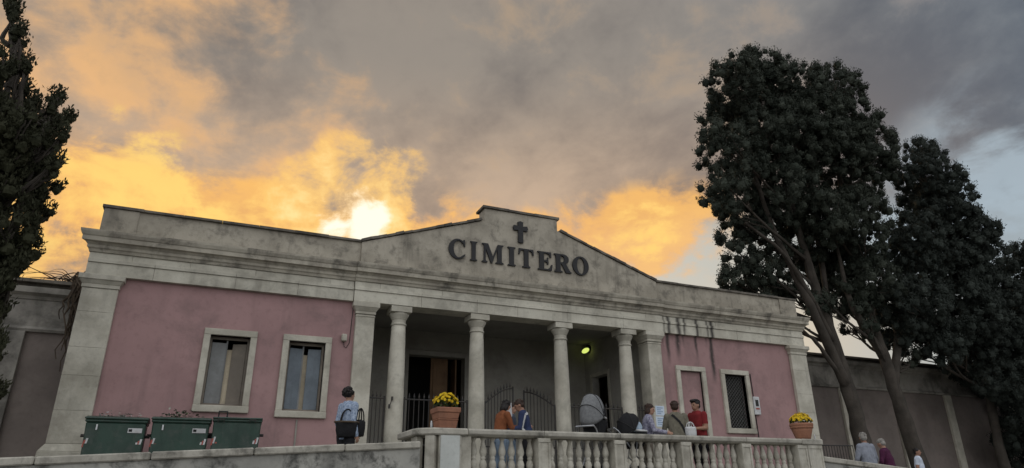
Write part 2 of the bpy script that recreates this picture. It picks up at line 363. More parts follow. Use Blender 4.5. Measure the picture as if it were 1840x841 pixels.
# porch interior
YB = 20.9
BDOOR = (5.72, 7.62, FL, 5.92)
build('porch_back_wall', cells(MB(), 3.0, 12.6, FL, 6.9, [BDOOR], YB, YB+.3), INNER, gh)
build('porch_side_wall', MB().box(3.16, 3.4, DF+.43, YB, FL, 6.9), INNER, gh)
sw = MB(); sw.box(12.22, 12.48, DF+.43, 19.42, FL, 6.9); sw.box(12.22, 12.48, 20.42, YB, FL, 6.9); sw.box(12.22, 12.48, 19.42, 20.42, 5.47, 6.9)
build('porch_side_wall', sw, INNER, gh)
sd = MB(); sd.box(12.20, 12.24, 19.28, 19.415, FL, 5.6); sd.box(12.20, 12.24, 20.425, 20.56, FL, 5.6); sd.box(12.20, 12.24, 19.415, 20.425, 5.475, 5.6)
build('door_surround', sd, STONE, gh)
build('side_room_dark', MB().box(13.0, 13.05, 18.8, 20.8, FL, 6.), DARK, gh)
build('porch_ceiling', MB().box(3.0, 12.6, DF+.36, YB+.3, 6.72, 6.85), CEIL, gh)
ds = MB(); ds.box(BDOOR[0]-.17, BDOOR[0], YB-.06, YB+.05, FL, BDOOR[3]+.17); ds.box(BDOOR[1], BDOOR[1]+.17, YB-.06, YB+.05, FL, BDOOR[3]+.17); ds.box(BDOOR[0], BDOOR[1], YB-.06, YB+.05, BDOOR[3], BDOOR[3]+.17)
build('door_surround', ds, INNER, gh, bevel=.01)
bd = build('door_leaf', MB().box(6.52, 7.10, YB+.16, YB+.21, FL, BDOOR[3]-.03), DOORW, gh)
for z0, z1 in ((2.0, 3.1), (3.25, 4.35), (4.5, 5.75)): build('door_panel', MB().box(6.59, 7.03, YB+.135, YB+.158, z0, z1), DOORW, bd, bevel=.012)
bd2 = build('door_leaf', MB().box(7.36, 7.41, YB+.16, YB+.62, FL, BDOOR[3]-.03), DOORW, gh)
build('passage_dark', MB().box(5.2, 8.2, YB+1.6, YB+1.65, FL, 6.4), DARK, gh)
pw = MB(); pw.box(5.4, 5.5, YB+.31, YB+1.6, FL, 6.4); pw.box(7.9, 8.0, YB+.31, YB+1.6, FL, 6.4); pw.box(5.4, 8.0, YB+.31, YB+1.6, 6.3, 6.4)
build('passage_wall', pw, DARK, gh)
# body of the building behind the facade, closed by a flat roof
bodyb = MB(); bodyb.box(XL+.1, XL+.4, DF+.43, 27., FL, 7.6); bodyb.box(XR-.4, XR-.1, DF+.43, 27., FL, 7.6); bodyb.box(XL+.1, XR-.1, 26.7, 27., FL, 7.6)
build('rear_wall', bodyb, GREYP, gh)
build('flat_roof', MB().box(XL+.1, XR-.1, DF+.33, 27., 7.0, 7.15), CAPS, gh)
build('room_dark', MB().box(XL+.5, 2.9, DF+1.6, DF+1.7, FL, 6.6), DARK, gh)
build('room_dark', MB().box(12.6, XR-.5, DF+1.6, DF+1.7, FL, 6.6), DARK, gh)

# corner pilasters of stacked stone blocks
blocks = {}
def block(dx, dy, dz, m):
    k = (round(dx, 3), round(dy, 3), round(dz, 3), m.name)
    if k not in blocks: blocks[k] = mesh_of('block', MB().box(-dx/2, dx/2, 0., dy, 0., dz), m)
    return blocks[k]
for (x0, x1) in ((XL, XL+.70), (XR-.70, XR)):
    pil = build('corner_pilaster', MB().box(x0+.02, x1-.02, DF-.10, DF+.3, FL, 6.30), STONE, gh)
    z = 2.72
    for dz in (.66, .72, .60, .78, .53):
        inst('stone_block', block(.70, .11, dz-.003, STONE), pil, ((x0+x1)/2, DF-.125, z), bevel=.004); z += dz
    pb = MB(); pb.frustum((x0-.10, x1+.10, DF-.24, DF-.002), (x0-.10, x1+.10, DF-.24, DF-.002), FL, 2.56); pb.frustum((x0-.10, x1+.10, DF-.24, DF-.002), (x0-.005, x1+.005, DF-.13, DF-.002), 2.56, 2.715)
    build('plinth', pb, STONE, pil, bevel=.012)
    cp = MB(); cp.box(x0-.02, x1+.02, DF-.15, DF-.001, 6.015, 6.10); cp.frustum((x0-.02, x1+.02, DF-.15, DF-.001), (x0-.08, x1+.08, DF-.21, DF-.001), 6.10, 6.19); cp.box(x0-.10, x1+.10, DF-.23, DF-.001, 6.19, 6.308)
    build('capital', cp, STONE, pil, bevel=.008)
# antae at the sides of the porch
for (x0, x1) in ((3.15, 3.63), (12.01, 12.49)):
    an = build('anta', MB().box(x0, x1, DF-.11, DF+.42, FL, 5.99), STONE, gh, bevel=.012)
    cp = MB(); cp.box(x0-.015, x1+.015, DF-.125, DF+.43, 5.93, 5.96); cp.box(x0-.02, x1+.02, DF-.13, DF+.44, 6.0, 6.07); cp.frustum((x0-.02, x1+.02, DF-.13, DF+.44), (x0-.085, x1+.085, DF-.2, DF+.5), 6.07, 6.17); cp.box(x0-.10, x1+.10, DF-.21, DF+.51, 6.17, 6.30)
    build('capital', cp, STONE, an, bevel=.008)
    build('base', MB().box(x0-.05, x1+.05, DF-.16, DF+.47, FL, FL+.22), STONE, an, bevel=.012)
# columns
YC = DF+.12
sh = [(.225, .22), (.228, .5), (.226, 1.2), (.219, 2.2), (.207, 3.1), (.19, 3.8), (.181, 4.02)]
shaft_me = mesh_of('column', MB().lathe(sh, n=28), STONE, True)
cap = MB().lathe([(.181, 4.02), (.205, 4.03), (.205, 4.065), (.184, 4.075), (.184, 4.17), (.20, 4.18), (.205, 4.20), (.25, 4.285), (.262, 4.32), (.25, 4.345)], n=28); cap.box(-.275, .275, -.275, .275, 4.345, 4.502)
cap_me = mesh_of('capital', cap, STONE)
base = MB().lathe([(.30, .11), (.31, .14), (.30, .18), (.245, .20), (.235, .222)], n=28); base.box(-.32, .32, -.32, .32, 0., .11)
base_me = mesh_of('base', base, STONE)
for k, dx in enumerate((-3.5, -1.3, 1.3, 3.5)):
    c = inst('column', shaft_me, gh, (CX+dx, YC, FL)); c.rotation_euler = (0, 0, k*.9)
    q = link('capital', cap_me, c); q.rotation_euler = (0, 0, -k*.9); bev(q, .006)
    q = link('base', base_me, c); q.rotation_euler = (0, 0, -k*.9)
hk = MB(); hk.box(4.17, 4.21, DF-.16, DF-.10, 3.88, 3.97); hk.box(4.11, 4.15, DF-.16, DF-.10, 3.68, 3.78); hk.tube([(4.19, DF-.13, 3.9), (4.13, DF-.15, 3.74)], .012)
build('iron_latch', hk, IRON, gh)

# entablature: frieze of stone blocks, cornice, parapet
def frieze(x0, x1, front, n, seed):
    r = random.Random(seed); core = build('frieze', MB().box(x0+.01, x1-.01, front+.03, DF+.40, TOPW, 6.84), FRIEZE, gh)
    cuts = [x0]+sorted(x0+(x1-x0)*(i+r.uniform(-.13, .13))/n for i in range(1, n))+[x1]
    for a, b in zip(cuts[:-1], cuts[1:]):
        dy = r.uniform(-.006, .006)
        build('frieze_block', MB().box(a+.003, b-.003, front+dy, front+.028, 6.312, 6.60), FRIEZE, core, bevel=.004)
        build('frieze_block', MB().box(a+.003, b-.003, front-.03+dy, front+.028, 6.604, 6.685), FRIEZE, core, bevel=.004)
    cuts = [x0]+sorted(x0+(x1-x0)*(i+.5+r.uniform(-.13, .13))/n for i in range(0, n))+[x1]
    for a, b in zip(cuts[:-1], cuts[1:]):
        build('frieze_block', MB().box(a+.003, b-.003, front+.01+r.uniform(-.006, .006), front+.028, 6.689, 6.838), FRIEZE, core, bevel=.005)
frieze(XL-.01, 3.05, DF-.12, 4, 1); frieze(3.053, 12.587, DF-.17, 6, 2); frieze(12.59, XR+.01, DF-.12, 4, 3)
def cornice(x0, x1, f, ends=(0, 0)):
    def P(k): return [(DF+.35, 6.842), (f-.02, 6.842), (f-.04, 6.90), (f-.07, 6.93), (f-.07, 6.99), (f-.12, 7.04), (f-.18, 7.06), (f-.18, 7.16), (f-.20, 7.18), (f-.23, 7.25), (f-.235, 7.30), (f-.02, 7.37), (DF+.35, 7.37)]
    m = MB(); p = P(0); n = len(p)
    nx = max(2, int((x1-x0)/.35)); vs = []
    for i in range(nx+1):
        x = x0+(x1-x0)*i/nx
        for (y, z) in p:
            e = (f-y) if y < f else 0.
            xx = x-(e if ends[0] and i == 0 else 0)+(e if ends[1] and i == nx else 0)
            j = .008*mnoise.noise((xx*2.1, y*9, z*9)) if z > 7.1 else 0.
            vs.append((xx, y+j, z+j))
    fs = [tuple(range(n)), tuple(range((nx+1)*n-1, nx*n-1, -1))]
    for i in range(nx):
        for k in range(n): fs.append((i*n+k, i*n+(k+1) % n, (i+1)*n+(k+1) % n, (i+1)*n+k))
    build('cornice', m.add(vs, fs), CORN, gh)
cornice(XL-.01, 3.05, DF-.12, (1, 0)); cornice(3.053, 12.587, DF-.17); cornice(12.59, XR+.01, DF-.12, (0, 1))
par = build('parapet', MB().box(XL+.10, 3.155, DF-.06, DF+.34, 7.372, 7.94), PARA, gh)
build('parapet_pier', MB().box(XL+.07, XL+.80, DF-.10, DF-.062, 7.372, 7.94), PARA, par, bevel=.01)
par2 = build('parapet', MB().box(12.515, XR-.10, DF-.06, DF+.34, 7.372, 7.94), PARA, gh)
build('parapet_pier', MB().box(XR-.80, XR-.07, DF-.10, DF-.062, 7.372, 7.94), PARA, par2, bevel=.01)
gable_poly = [(3.158, 7.372), (12.512, 7.372), (12.512, 7.94), (9.02, 9.15), (9.02, 9.50), (6.64, 9.50), (6.64, 9.11), (3.158, 7.94)]
gab = build('gable', MB().prism(gable_poly, DF-.13, DF+.32), PARA, gh, bevel=.01)
def coping_run(p0, p1, n, parent, y0=DF-.18, y1=DF+.4, t=.06, rough=.004):
    p0 = np.array(p0); p1 = np.array(p1); d = (p1-p0)/n; L = np.linalg.norm(d); u = d/L; nrm = np.array([-u[1], u[0]])
    for i in range(n):
        a = p0+d*i+u*.003+nrm*random.uniform(0, rough); b = p0+d*(i+1)-u*.003+nrm*random.uniform(0, rough)
        tt = t*random.uniform(.9, 1.15)
        build('coping_slab', MB().prism([tuple(a), tuple(b), tuple(b+nrm*tt), tuple(a+nrm*tt)], y0+random.uniform(-.012, .012), y1), CAPS, parent)
coping_run((XL+.03, 7.942), (3.15, 7.942), 7, par, DF-.13)
coping_run((12.52, 7.942), (XR-.03, 7.942), 7, par2, DF-.13)
coping_run((3.15, 7.943), (6.56, 9.09), 15, gab, t=.065, rough=.02); coping_run((9.10, 9.127), (12.51, 7.943), 15, gab, t=.065, rough=.012)
coping_run((6.57, 9.503), (9.09, 9.503), 3, gab, t=.07)

# windows
def frame_stones(o, parent, m=STONE, sill=.01, proud=.07):
    x0, x1, z0, z1 = o
    door = z0 < FL+.1
    pcs = [((x0, x1), (z1-FR, z1)), ((x0, x0+FR), (z0 if door else z0+FR, z1-FR-.003)), ((x1-FR, x1), (z0 if door else z0+FR, z1-FR-.003))]
    for (a, b), (c, d) in pcs: build('frame_stone', MB().box(a, b, DF-proud, DF+.16, c, d), m, parent, bevel=.008)
    if not door: build('sill', MB().box(x0-sill, x1+sill, DF-proud-.02, DF+.16, z0-.01, z0+FR-.003), m, parent, bevel=.012)
def shutter_leaf(x0, x1, z0, z1, y, m, parent, ang, hinge):
    """one boarded leaf turned about its hinge side"""
    w = x1-x0; L = MB(); n = 1
    for i in range(n): L.box(i*w/n+.004, (i+1)*w/n-.004, 0., .035, z0, z1)
    L.box(.0, w, .036, .055, z0+.12, z0+.24); L.box(0., w, .036, .055, z1-.24, z1-.12)
    hx = x0 if hinge == 'l' else x1
    M = Matrix.Translation((hx, y, 0)) @ Matrix.Rotation(ang, 4, 'Z') @ Matrix.Translation((0 if hinge == 'l' else -w, 0, 0))
    return build('shutter', L.xf(M), m, parent, bevel=.004)
for o, ml, mr, al, ar in ((W1, WOODG, WOODB, .10, -.34), (W2, BLUEG, BLUEG, .20, -.16)):
    x0, x1, z0, z1 = opening(o, FR)
    wn = build('window', cells(MB(), x0-.002, x1+.002, z0-.002, z1+.002, [(x0+.05, x1-.05, z0+.06, z1-.06)], DF+.165, DF+.225), WOODB, gh)
    frame_stones(o, wn)
    mid = (x0+x1)/2
    shutter_leaf(x0+.055, mid-.055, z0+.065, z1-.13, DF+.18, ml, wn, al, 'l')
    shutter_leaf(mid+.055, x1-.055, z0+.065, z1-.13, DF+.18, mr, wn, ar, 'r')
    build('inner_board', MB().box(mid-.03, mid+.12, DF+.33, DF+.35, z0+.06, z1-.26), CURT, wn)
    build('mullion', MB().box(mid-.07, mid-.035, DF+.235, DF+.265, z0+.06, z1-.06), WOODG, wn)
bdn = build('blind_doorway', MB().box(BD[0]+FR+.002, BD[1]-FR-.002, DF+.06, DF+.2, FL, BD[3]-FR-.002), PINK, gh)
frame_stones(BD, bdn, STONE)
x0, x1, z0, z1 = opening(W3, FR)
wn = build('window', cells(MB(), x0-.002, x1+.002, z0-.002, z1+.002, [(x0+.04, x1-.04, z0+.04, z1-.04)], DF+.17, DF+.23), IRON, gh); wn['label'] = 'dark window behind a diagonal iron lattice'
frame_stones(W3, wn)
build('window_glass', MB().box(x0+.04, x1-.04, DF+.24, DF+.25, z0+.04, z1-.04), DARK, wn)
lat = MB(); w_, h_ = x1-x0, z1-z0; st_ = .115
k = -h_
while k < w_:
    a0, a1 = max(0., k), min(w_, k+h_)
    if a1-a0 > .03:
        lat.tube([(x0+a0, DF+.12, z0+a0-k), (x0+a1, DF+.12, z0+a1-k)], .009, n=5); lat.tube([(x0+a0, DF+.135, z1-(a0-k)), (x0+a1, DF+.135, z1-(a1-k))], .009, n=5)
    k += st_
gm = mat('grey_lattice_paint', (.13, .13, .125), (.09, .09, .085), 8., .6, .1)
build('lattice', lat, gm, wn)
# cable and control box beside the barred window
cb = MB().tube([(15.97, DF-.02, 5.25), (15.98, DF-.02, 4.6), (15.965, DF-.02, 3.9), (15.98, DF-.02, 2.4)], .014, n=6)
build('cable', cb, BLACK, gh)
bx = build('meter_box', MB().box(15.90, 16.14, DF-.10, DF-.001, 3.96, 4.52), WHITE, gh, bevel=.015)
build('emblem', MB().box(15.955, 16.075, DF-.106, DF-.1005, 4.22, 4.42), BLACK, bx); build('red_band', MB().box(15.94, 16.09, DF-.106, DF-.1005, 4.12, 4.17), RED, bx)
bx = build('alarm_box', MB().box(2.84, 2.97, DF-.12, DF-.001, 5.27, 5.45), STONE, gh, bevel=.02)
build('cable', MB().tube([(2.905, DF-.03, 5.27), (2.93, DF-.02, 5.15), (2.98, DF-.015, 5.12), (3.05, DF-.015, 5.25), (3.08, DF-.015, 6.2)], .008, n=6), BLACK, bx)
build('drain_pipe', MB().tube([(1.98, DF-.02, 3.35), (1.985, DF-.02, 2.9), (1.97, DF-.02, 2.3)], .022, n=6), GREYP, gh)
# porch lamp
lp = build('bulkhead_lamp', MB().tube([(12.21, 20.55, 6.52), (12.10, 20.5, 6.47)], [.15, .13], n=16), BLACK, gh)
gl = MB().ball((0, 0, 0), (.15, .06, .085)); gl.xf(Matrix.Translation((12.0, 20.42, 6.42)) @ Matrix.Rotation(rad(-35), 4, 'Y') @ Matrix.Rotation(rad(-50), 4, 'Z'))
build('lamp_glass', gl, lamp_m, lp, smooth=True)

# lettering and cross
def arc(cx, cy, rx, ry, a0, a1, n): return [(cx+rx*math.cos(rad(a0+(a1-a0)*i/n)), cy+ry*math.sin(rad(a0+(a1-a0)*i/n))) for i in range(n+1)]
GL = {
 'I': (.44, [[(0, 0), (.44, 0), (.44, .055), (.345, .09), (.345, .91), (.44, .945), (.44, 1), (0, 1), (0, .945), (.095, .91), (.095, .09), (0, .055)]]),
 'T': (.86, [[(.21, 0), (.65, 0), (.65, .055), (.555, .09), (.555, .92), (.66, .915), (.76, .85), (.80, .68), (.86, .68), (.84, 1), (.02, 1), (0, .68), (.06, .68), (.10, .85), (.20, .915), (.305, .92), (.305, .09), (.21, .055)]]),
 'E': (.80, [[(0, 0), (.77, 0), (.81, .33), (.75, .33), (.67, .15), (.54, .08), (.345, .08), (.345, .465), (.45, .465), (.52, .42), (.53, .32), (.59, .32), (.59, .70), (.53, .70), (.52, .60), (.45, .555), (.345, .555), (.345, .92), (.54, .92), (.64, .87), (.70, .71), (.76, .71), (.74, 1), (0, 1), (0, .945), (.095, .91), (.095, .09), (0, .055)]]),
 'M': (1.18, [[(0, 0), (.30, 0), (.30, .055), (.205, .10), (.205, .74), (.49, 0), (.56, 0), (.845, .76), (.845, .09), (.75, .055), (.75, 0), (1.18, 0), (1.18, .055), (1.085, .09), (1.085, .91), (1.18, .945), (1.18, 1), (.87, 1), (.60, .33), (.335, 1), (.01, 1), (.01, .945), (.11, .91), (.11, .10), (0, .055)]]),
 'R': (.94, [[(0, 0), (.44, 0), (.44, .055), (.345, .09), (.345, .465), (.40, .465), (.64, 0), (.95, 0), (.95, .055), (.87, .09), (.645, .49), (.75, .55), (.81, .64), (.825, .74), (.80, .85), (.72, .945), (.58, 1), (0, 1), (0, .945), (.095, .91), (.095, .09), (0, .055)], [(.345, .55), (.45, .555), (.545, .61), (.57, .735), (.545, .86), (.45, .915), (.345, .92)]]),
 'C': (.84, [[(.80, 1.0), (.745, 1.0), (.70, .965)]+arc(.445, .5, .445, .52, 58, 302, 22)+[(.78, .13), (.84, .23), (.80, .26)]+arc(.50, .5, .255, .435, 300, 62, 20)+[(.74, .78), (.765, .65), (.815, .65)]]),
 'O': (.94, [arc(.47, .5, .47, .525, 0, 345, 23), arc(.47, .5, .215, .445, 0, 345, 23)])}
yl = DF-.135-.05
for ch, pa, pb_ in (('C', 806, 836.5), ('I', 845, 857.5), ('M', 866, 905), ('I', 913, 927), ('T', 932.5, 960), ('E', 967, 993), ('R', 997, 1027), ('O', 1030, 1059)):
    xa = at(pa, 466+(pa-806)*.122, yl)[0]; xb = at(pb_, 466+(pb_-806)*.122, yl)[0]; w0, spl = GL[ch]
    cu = bpy.data.curves.new('letter', 'CURVE'); cu.dimensions = '2D'; cu.fill_mode = 'BOTH'; cu.extrude = .022
    for pts in spl:
        sp = cu.splines.new('POLY'); sp.points.add(len(pts)-1); sp.use_cyclic_u = True
        for q, (a, b) in zip(sp.points, pts): q.co = (a/w0*(xb-xa), b*.575, 0, 1)
    tmp = bpy.data.objects.new('tmp', cu); COL.objects.link(tmp); dg = bpy.context.evaluated_depsgraph_get()
    me = bpy.data.meshes.new_from_object(tmp.evaluated_get(dg)); bpy.data.objects.remove(tmp); me.materials.clear(); me.materials.append(LETTER); me.name = 'letter'
    o = inst('letter', me, gh, (xa, yl+.02, 7.815), (rad(90), 0, 0)); o['label'] = 'raised black serif capital letter '+ch
cr = [(-.085, 0), (.085, 0), (.085, .42), (.235, .40), (.265, .49), (.235, .58), (.085, .56), (.085, .66), (.10, .70), (0, .735), (-.10, .70), (-.085, .66), (-.085, .56), (-.235, .58), (-.265, .49), (-.235, .40), (-.085, .42)]
c0 = at(937, 436, yl)
build('cross', MB().prism([(c0[0]-.02+a*.92, c0[2]+b*.92) for a, b in cr], yl-.01, yl+.04), LETTER, gh)

# iron gates between the columns
bar_me = mesh_of('bar', MB().tube([(0, 0, 0), (0, 0, 2.13)], .011, n=6), IRON)
spear_me = mesh_of('spear', MB().tube([(0, 0, 0), (0, 0, .03), (0, 0, .06), (0, 0, .17)], [.011, .011, .026, .002], n=6), IRON)
def gate(p0, p1, ztop, nb):
    p0, p1 = Vector(p0), Vector(p1); n = nb; u = (p1-p0)
    fr = MB(); K = 10
    for z0 in (FL+.12, FL+1.05): fr.tube([(p0.x, p0.y, z0), (p1.x, p1.y, z0)], (.018), n=6)
    top = [(p0.x+u.x*i/K, p0.y+u.y*i/K, ztop(i/K)) for i in range(K+1)]
    fr.tube(top, .02, n=6)
    for q in (p0, p1): fr.tube([(q.x, q.y, FL+.02), (q.x, q.y, ztop(0. if q is p0 else 1.)+.05)], .024, n=8)
    g = build('gate', fr, IRON, gh)
    for i in range(1, n):
        t = i/n; h = ztop(t)-(FL+.12); b = inst('bar', bar_me, g, (p0.x+u.x*t, p0.y+u.y*t, FL+.12)); b.scale = (1, 1, h/2.13)
        inst('spear', spear_me, g, (p0.x+u.x*t, p0.y+u.y*t, ztop(t)))
    return g
GY = DF+.14
gate((3.66, GY, 0), (4.06, GY, 0), lambda t: 3.96, 4); gate((4.57, GY, 0), (6.27, GY, 0), lambda t: 3.96, 13)
gate((9.37, GY, 0), (11.07, GY, 0), lambda t: 3.96, 13); gate((11.58, GY, 0), (11.98, GY, 0), lambda t: 3.96, 4)
g3 = gate((6.78, GY, 0), (7.83, 17.45, 0), lambda t: 3.95+.52*math.sin(t*1.45), 9)
gate((8.87, GY, 0), (8.42, 17.98, 0), lambda t: 3.95+.52*math.sin(t*1.45), 9)
# notice sheets on the right anta
for (px0, px1, py0, py1) in ((1177.5, 1194.5, 729, 747), (1178.5, 1196, 748, 767)):
    a = at(px0, py0, DF-.12); b = at(px1, py1, DF-.12)
    nt = tag(build('paper_notice', MB().box(a[0], b[0], DF-.118, DF-.1115, b[2], a[2]), PAPER), 'pale blue printed notice taped on the pier beside the balustrade, %s of two' % ('upper' if py0 < 740 else 'lower'), 'notice', 'notices on the porch pier')
    for i in range(4):
        zz = a[2]-(a[2]-b[2])*(.2+.19*i); build('print_line', MB().box(a[0]+.05, b[0]-.05-(.07 if i % 2 else 0), DF-.1205, DF-.1185, zz-.018, zz+.014), BLUE, nt)
# ================================================================== BOUNDARY WALLS
def boundary(name, x0, x1, Y, ztop, pils, label, pil_w):
    w = thing(name, ((x0+x1)/2, Y, 1.1), label, 'wall')
    build('panel', MB().box(x0, x1, Y, Y+.35, 1.0, ztop-1.25), BROWNP, w)
    cuts = np.linspace(x0, x1, max(3, int((x1-x0)/2.2))+1)
    fr = build('frieze_band', MB().box(x0, x1, Y-.05, Y+.36, ztop-1.248, ztop-.5), GREYP, w)
    build('moulding', MB().prismx([(Y+.3, ztop-1.30), (Y-.09, ztop-1.30), (Y-.12, ztop-1.24), (Y-.06, ztop-1.17), (Y+.3, ztop-1.17)], x0, x1), GREYP, w)
    build('cornice', MB().prismx([(Y+.3, ztop-.498), (Y-.08, ztop-.498), (Y-.12, ztop-.42), (Y-.24, ztop-.36), (Y-.26, ztop-.22), (Y-.06, ztop-.17), (Y+.36, ztop-.17)], x0, x1), GREYP, w)
    cb_ = build('coping', MB().box(x0, x1, Y-.02, Y+.32, ztop-.168, ztop-.085), CAPS, w)
    for a, b in zip(cuts[:-1], cuts[1:]): build('coping_slab', MB().box(a+.004, b-.004, Y-.20-random.uniform(0, .02), Y+.44, ztop-.083, ztop-random.uniform(0, .012)), CAPS, cb_)
    for p in pils: build('pilaster', MB().box(p, p+pil_w, Y-.12, Y-.002, 1.0, ztop-1.302), STONE if x0 > 5 else GREYP, w, bevel=.01)
    return w
YW = 19.5
boundary('boundary_wall', 18.52, 60., YW, 6.86, [at(1505, 700, YW)[0], at(1606, 730, YW)[0], at(1695, 720, YW)[0], 33.6, 38., 42.5], 'tall brownish cemetery wall with pale pilasters running behind the cypress trunks', .40)
boundary('boundary_wall', -45., XL+.05, YW, 6.80, [at(-30, 640, YW)[0], -9.2, -13.4, -17.6], 'tall stained cemetery wall at the far left behind the leftmost cypress', .72)
# dry creeper hanging on the left wall against the gatehouse corner
cr_ = thing('dry_creeper', (-3.5, YW-.3, 1.8), 'tangle of dry brown creeper hanging over the left wall beside the corner pilaster', 'creeper')
for k in range(24):
    a = at(random.uniform(136, 154), random.uniform(488, 512), YW-.25); p = Vector(a); pts = [p.copy()]
    L = random.uniform(.5, 2.4); n = 9; drift = random.uniform(-.015, .035)
    for i in range(n):
        p = p+Vector((drift+random.uniform(-.09, .09), random.uniform(-.05, .05), -L/n)); pts.append(p.copy())
    build('stem', MB().tube(pts, [.028*(1-.07*i) for i in range(len(pts))], n=5), TWIG, cr_)
for k in range(22):
    a = at(random.uniform(92, 150), random.uniform(497, 508), YW+.05); p = Vector(a); pts = [p.copy()]; d = Vector((random.uniform(-.16, .13), random.uniform(-.08, .08), random.uniform(.03, .13)))
    for i in range(6):
        d = d+Vector((random.uniform(-.06, .06), random.uniform(-.04, .04), random.uniform(-.075, .035))); p = p+d; pts.append(p.copy())
    build('twig', MB().tube(pts, [.014-.0018*i for i in range(len(pts))], n=4), TWIG, cr_)

# ================================================================== LOW WALLS AND BALUSTRADE
def sloped_wall(name, x0, z0, x1, z1, y0, y1, cuts, label, zb=0.):
    t = thing(name, ((x0+x1)/2, (y0+y1)/2, zb), label, 'low wall'); sl = (z1-z0)/(x1-x0); zz = lambda x: z0+(x-x0)*sl
    build('wall_body', MB().prism([(x0, zb), (x1, zb), (x1, zz(x1)-.115), (x0, zz(x0)-.115)], y0+.05, y1-.05), LOWW, t)
    cs = [x0]+cuts+[x1]
    for a, b in zip(cs[:-1], cs[1:]):
        j = random.uniform(-.006, .006)
        build('coping_slab', MB().prism([(a+.005, zz(a)-.112+j), (b-.005, zz(b)-.112+j), (b-.005, zz(b)+j), (a+.005, zz(a)+j)], y0+random.uniform(-.01, .01), y1), RAIL, t, bevel=.018)
    return t
sloped_wall('low_wall', -9., 1.78, 3.34, 2.495, DB-.02, DB+.30, [-7.6, -6.2, -4.7, -3.3, -2.0, -.62, .75, 2.1], 'low stained wall with stone coping running left from the balustrade in front of the bins')
sloped_wall('low_wall', 12.42, 2.365, 22., 1.55, DB-.02, DB+.30, [13.6, 15.0, 16.4, 17.8, 19.2, 20.6], 'low wall with sloping coping at the right end of the balustrade, below the men')

bl = thing('balustrade', (CX, DB, 0.), 'stone balustrade with vase balusters and square piers in front of the porch', 'balustrade')
ZR = 2.715
build('retaining_wall', MB().box(3.34, 12.41, DB+.06, DB+.36, 0., FL-.06), LOWW, bl)
build('plinth', MB().box(3.34, 12.41, DB+.02, DB+.40, FL-.058, FL+.10), RAIL, bl, bevel=.012)
def rail_prof(y0): return [(y0+.02, ZR-.125), (y0-.015, ZR-.105), (y0-.045, ZR-.085), (y0-.05, ZR-.03), (y0-.035, ZR), (y0+.355, ZR), (y0+.37, ZR-.03), (y0+.365, ZR-.085), (y0+.33, ZR-.125)]
cuts = [4.18, 5.64, 7.24, 8.78, 10.31, 11.84]
for a, b in zip(cuts[:-1], cuts[1:]):
    build('rail', MB().prismx(rail_prof(DB+.03+random.uniform(-.006, .006)), a+.004, b-.004), RAIL, bl, bevel=.006)
build('rail', MB().box(11.845, 12.45, DB-.03, DB+.44, ZR-.12, ZR+.004), RAIL, bl, bevel=.02)
rl = [(4.175, DB-.03), (3.55, DB-.03), (3.30, DB+.16), (3.27, DB+.34), (3.27, DB+1.3), (3.62, DB+1.3), (3.62, DB+.44), (4.175, DB+.42)]
build('rail', MB().prismz(rl, ZR-.115, ZR), RAIL, bl, bevel=.022)
# baluster: double vase
pf = [(.052, 0.), (.058, .02), (.034, .05), (.03, .08), (.042, .13), (.062, .20), (.066, .24), (.052, .29), (.036, .315), (.046, .325), (.046, .355), (.036, .365), (.052, .39), (.066, .44), (.062, .48), (.042, .56), (.031, .61), (.032, .635), (.05, .66), (.05, .685)]
bmx = MB().lathe(pf, n=14); bmx.box(-.06, .06, -.06, .06, .686, .702); bmx.box(-.062, .062, -.062, .062, -.004, .0)
bal_me = mesh_of('baluster', bmx, BAL, True)
piers = [(5.52, 5.77), (7.115, 7.365), (8.655, 8.905), (10.185, 10.435)]
def pier(x0, x1, y0=DB+.03, y1=DB+.39):
    p = build('pier', MB().box(x0, x1, y0, y1, FL+.095, ZR-.122), BAL, bl, bevel=.006)
    f = .045
    for a, b, c, d in ((x0, x1, ZR-.122-f-.03, ZR-.126), (x0, x0+f, FL+.2, ZR-.122-f-.034), (x1-f, x1, FL+.2, ZR-.122-f-.034)): build('pier_moulding', MB().box(a+.001, b-.001, y0-.018, y0-.001, c, d), BAL, p, bevel=.004)
    return p
for x0, x1 in piers: pier(x0, x1)
edges = [4.26]+[v for p in piers for v in p]+[11.72]
for a, b in zip(edges[0::2], edges[1::2]):
    n = 7
    for i in range(n):
        o = inst('baluster', bal_me, bl, (a+(b-a)*(i+.5)/n, DB+.20, FL+.103)); o.rotation_euler = (0, 0, (i % 4)*math.pi/2)
pier(11.72, 11.99); pier(12.0, 12.41, DB+.01, DB+.41)
lp_ = build('pier', MB().box(3.66, 4.06, DB+.0, DB+.40, FL+.095, ZR-.118), RAIL, bl, bevel=.01); lp_['label'] = 'plain pale end pier'
build('pier_panel', MB().box(3.68, 4.02, DB-.022, DB-.001, FL+.11, ZR-.12), mat('grey_white_panel', (.58, .60, .57), (.50, .52, .49), 2., .85, .08), lp_, bevel=.004)
build('pier', MB().box(4.064, 4.255, DB+.05, DB+.39, FL+.095, ZR-.123), BAL, bl, bevel=.008)
dg_ = MB().box(-.085, .085, -.07, .3, FL+.095, ZR-.118); dg_.xf(Matrix.Translation((3.545, DB+.10, 0)) @ Matrix.Rotation(rad(-38), 4, 'Z')); build('pier', dg_, BAL, bl, bevel=.01)
build('pier', MB().box(3.345, 3.47, DB+.30, DB+.62, FL+.095, ZR-.118), BAL, bl, bevel=.01)
for i in range(3): inst('baluster', bal_me, bl, (3.45, DB+.74+i*.18, FL+.103))

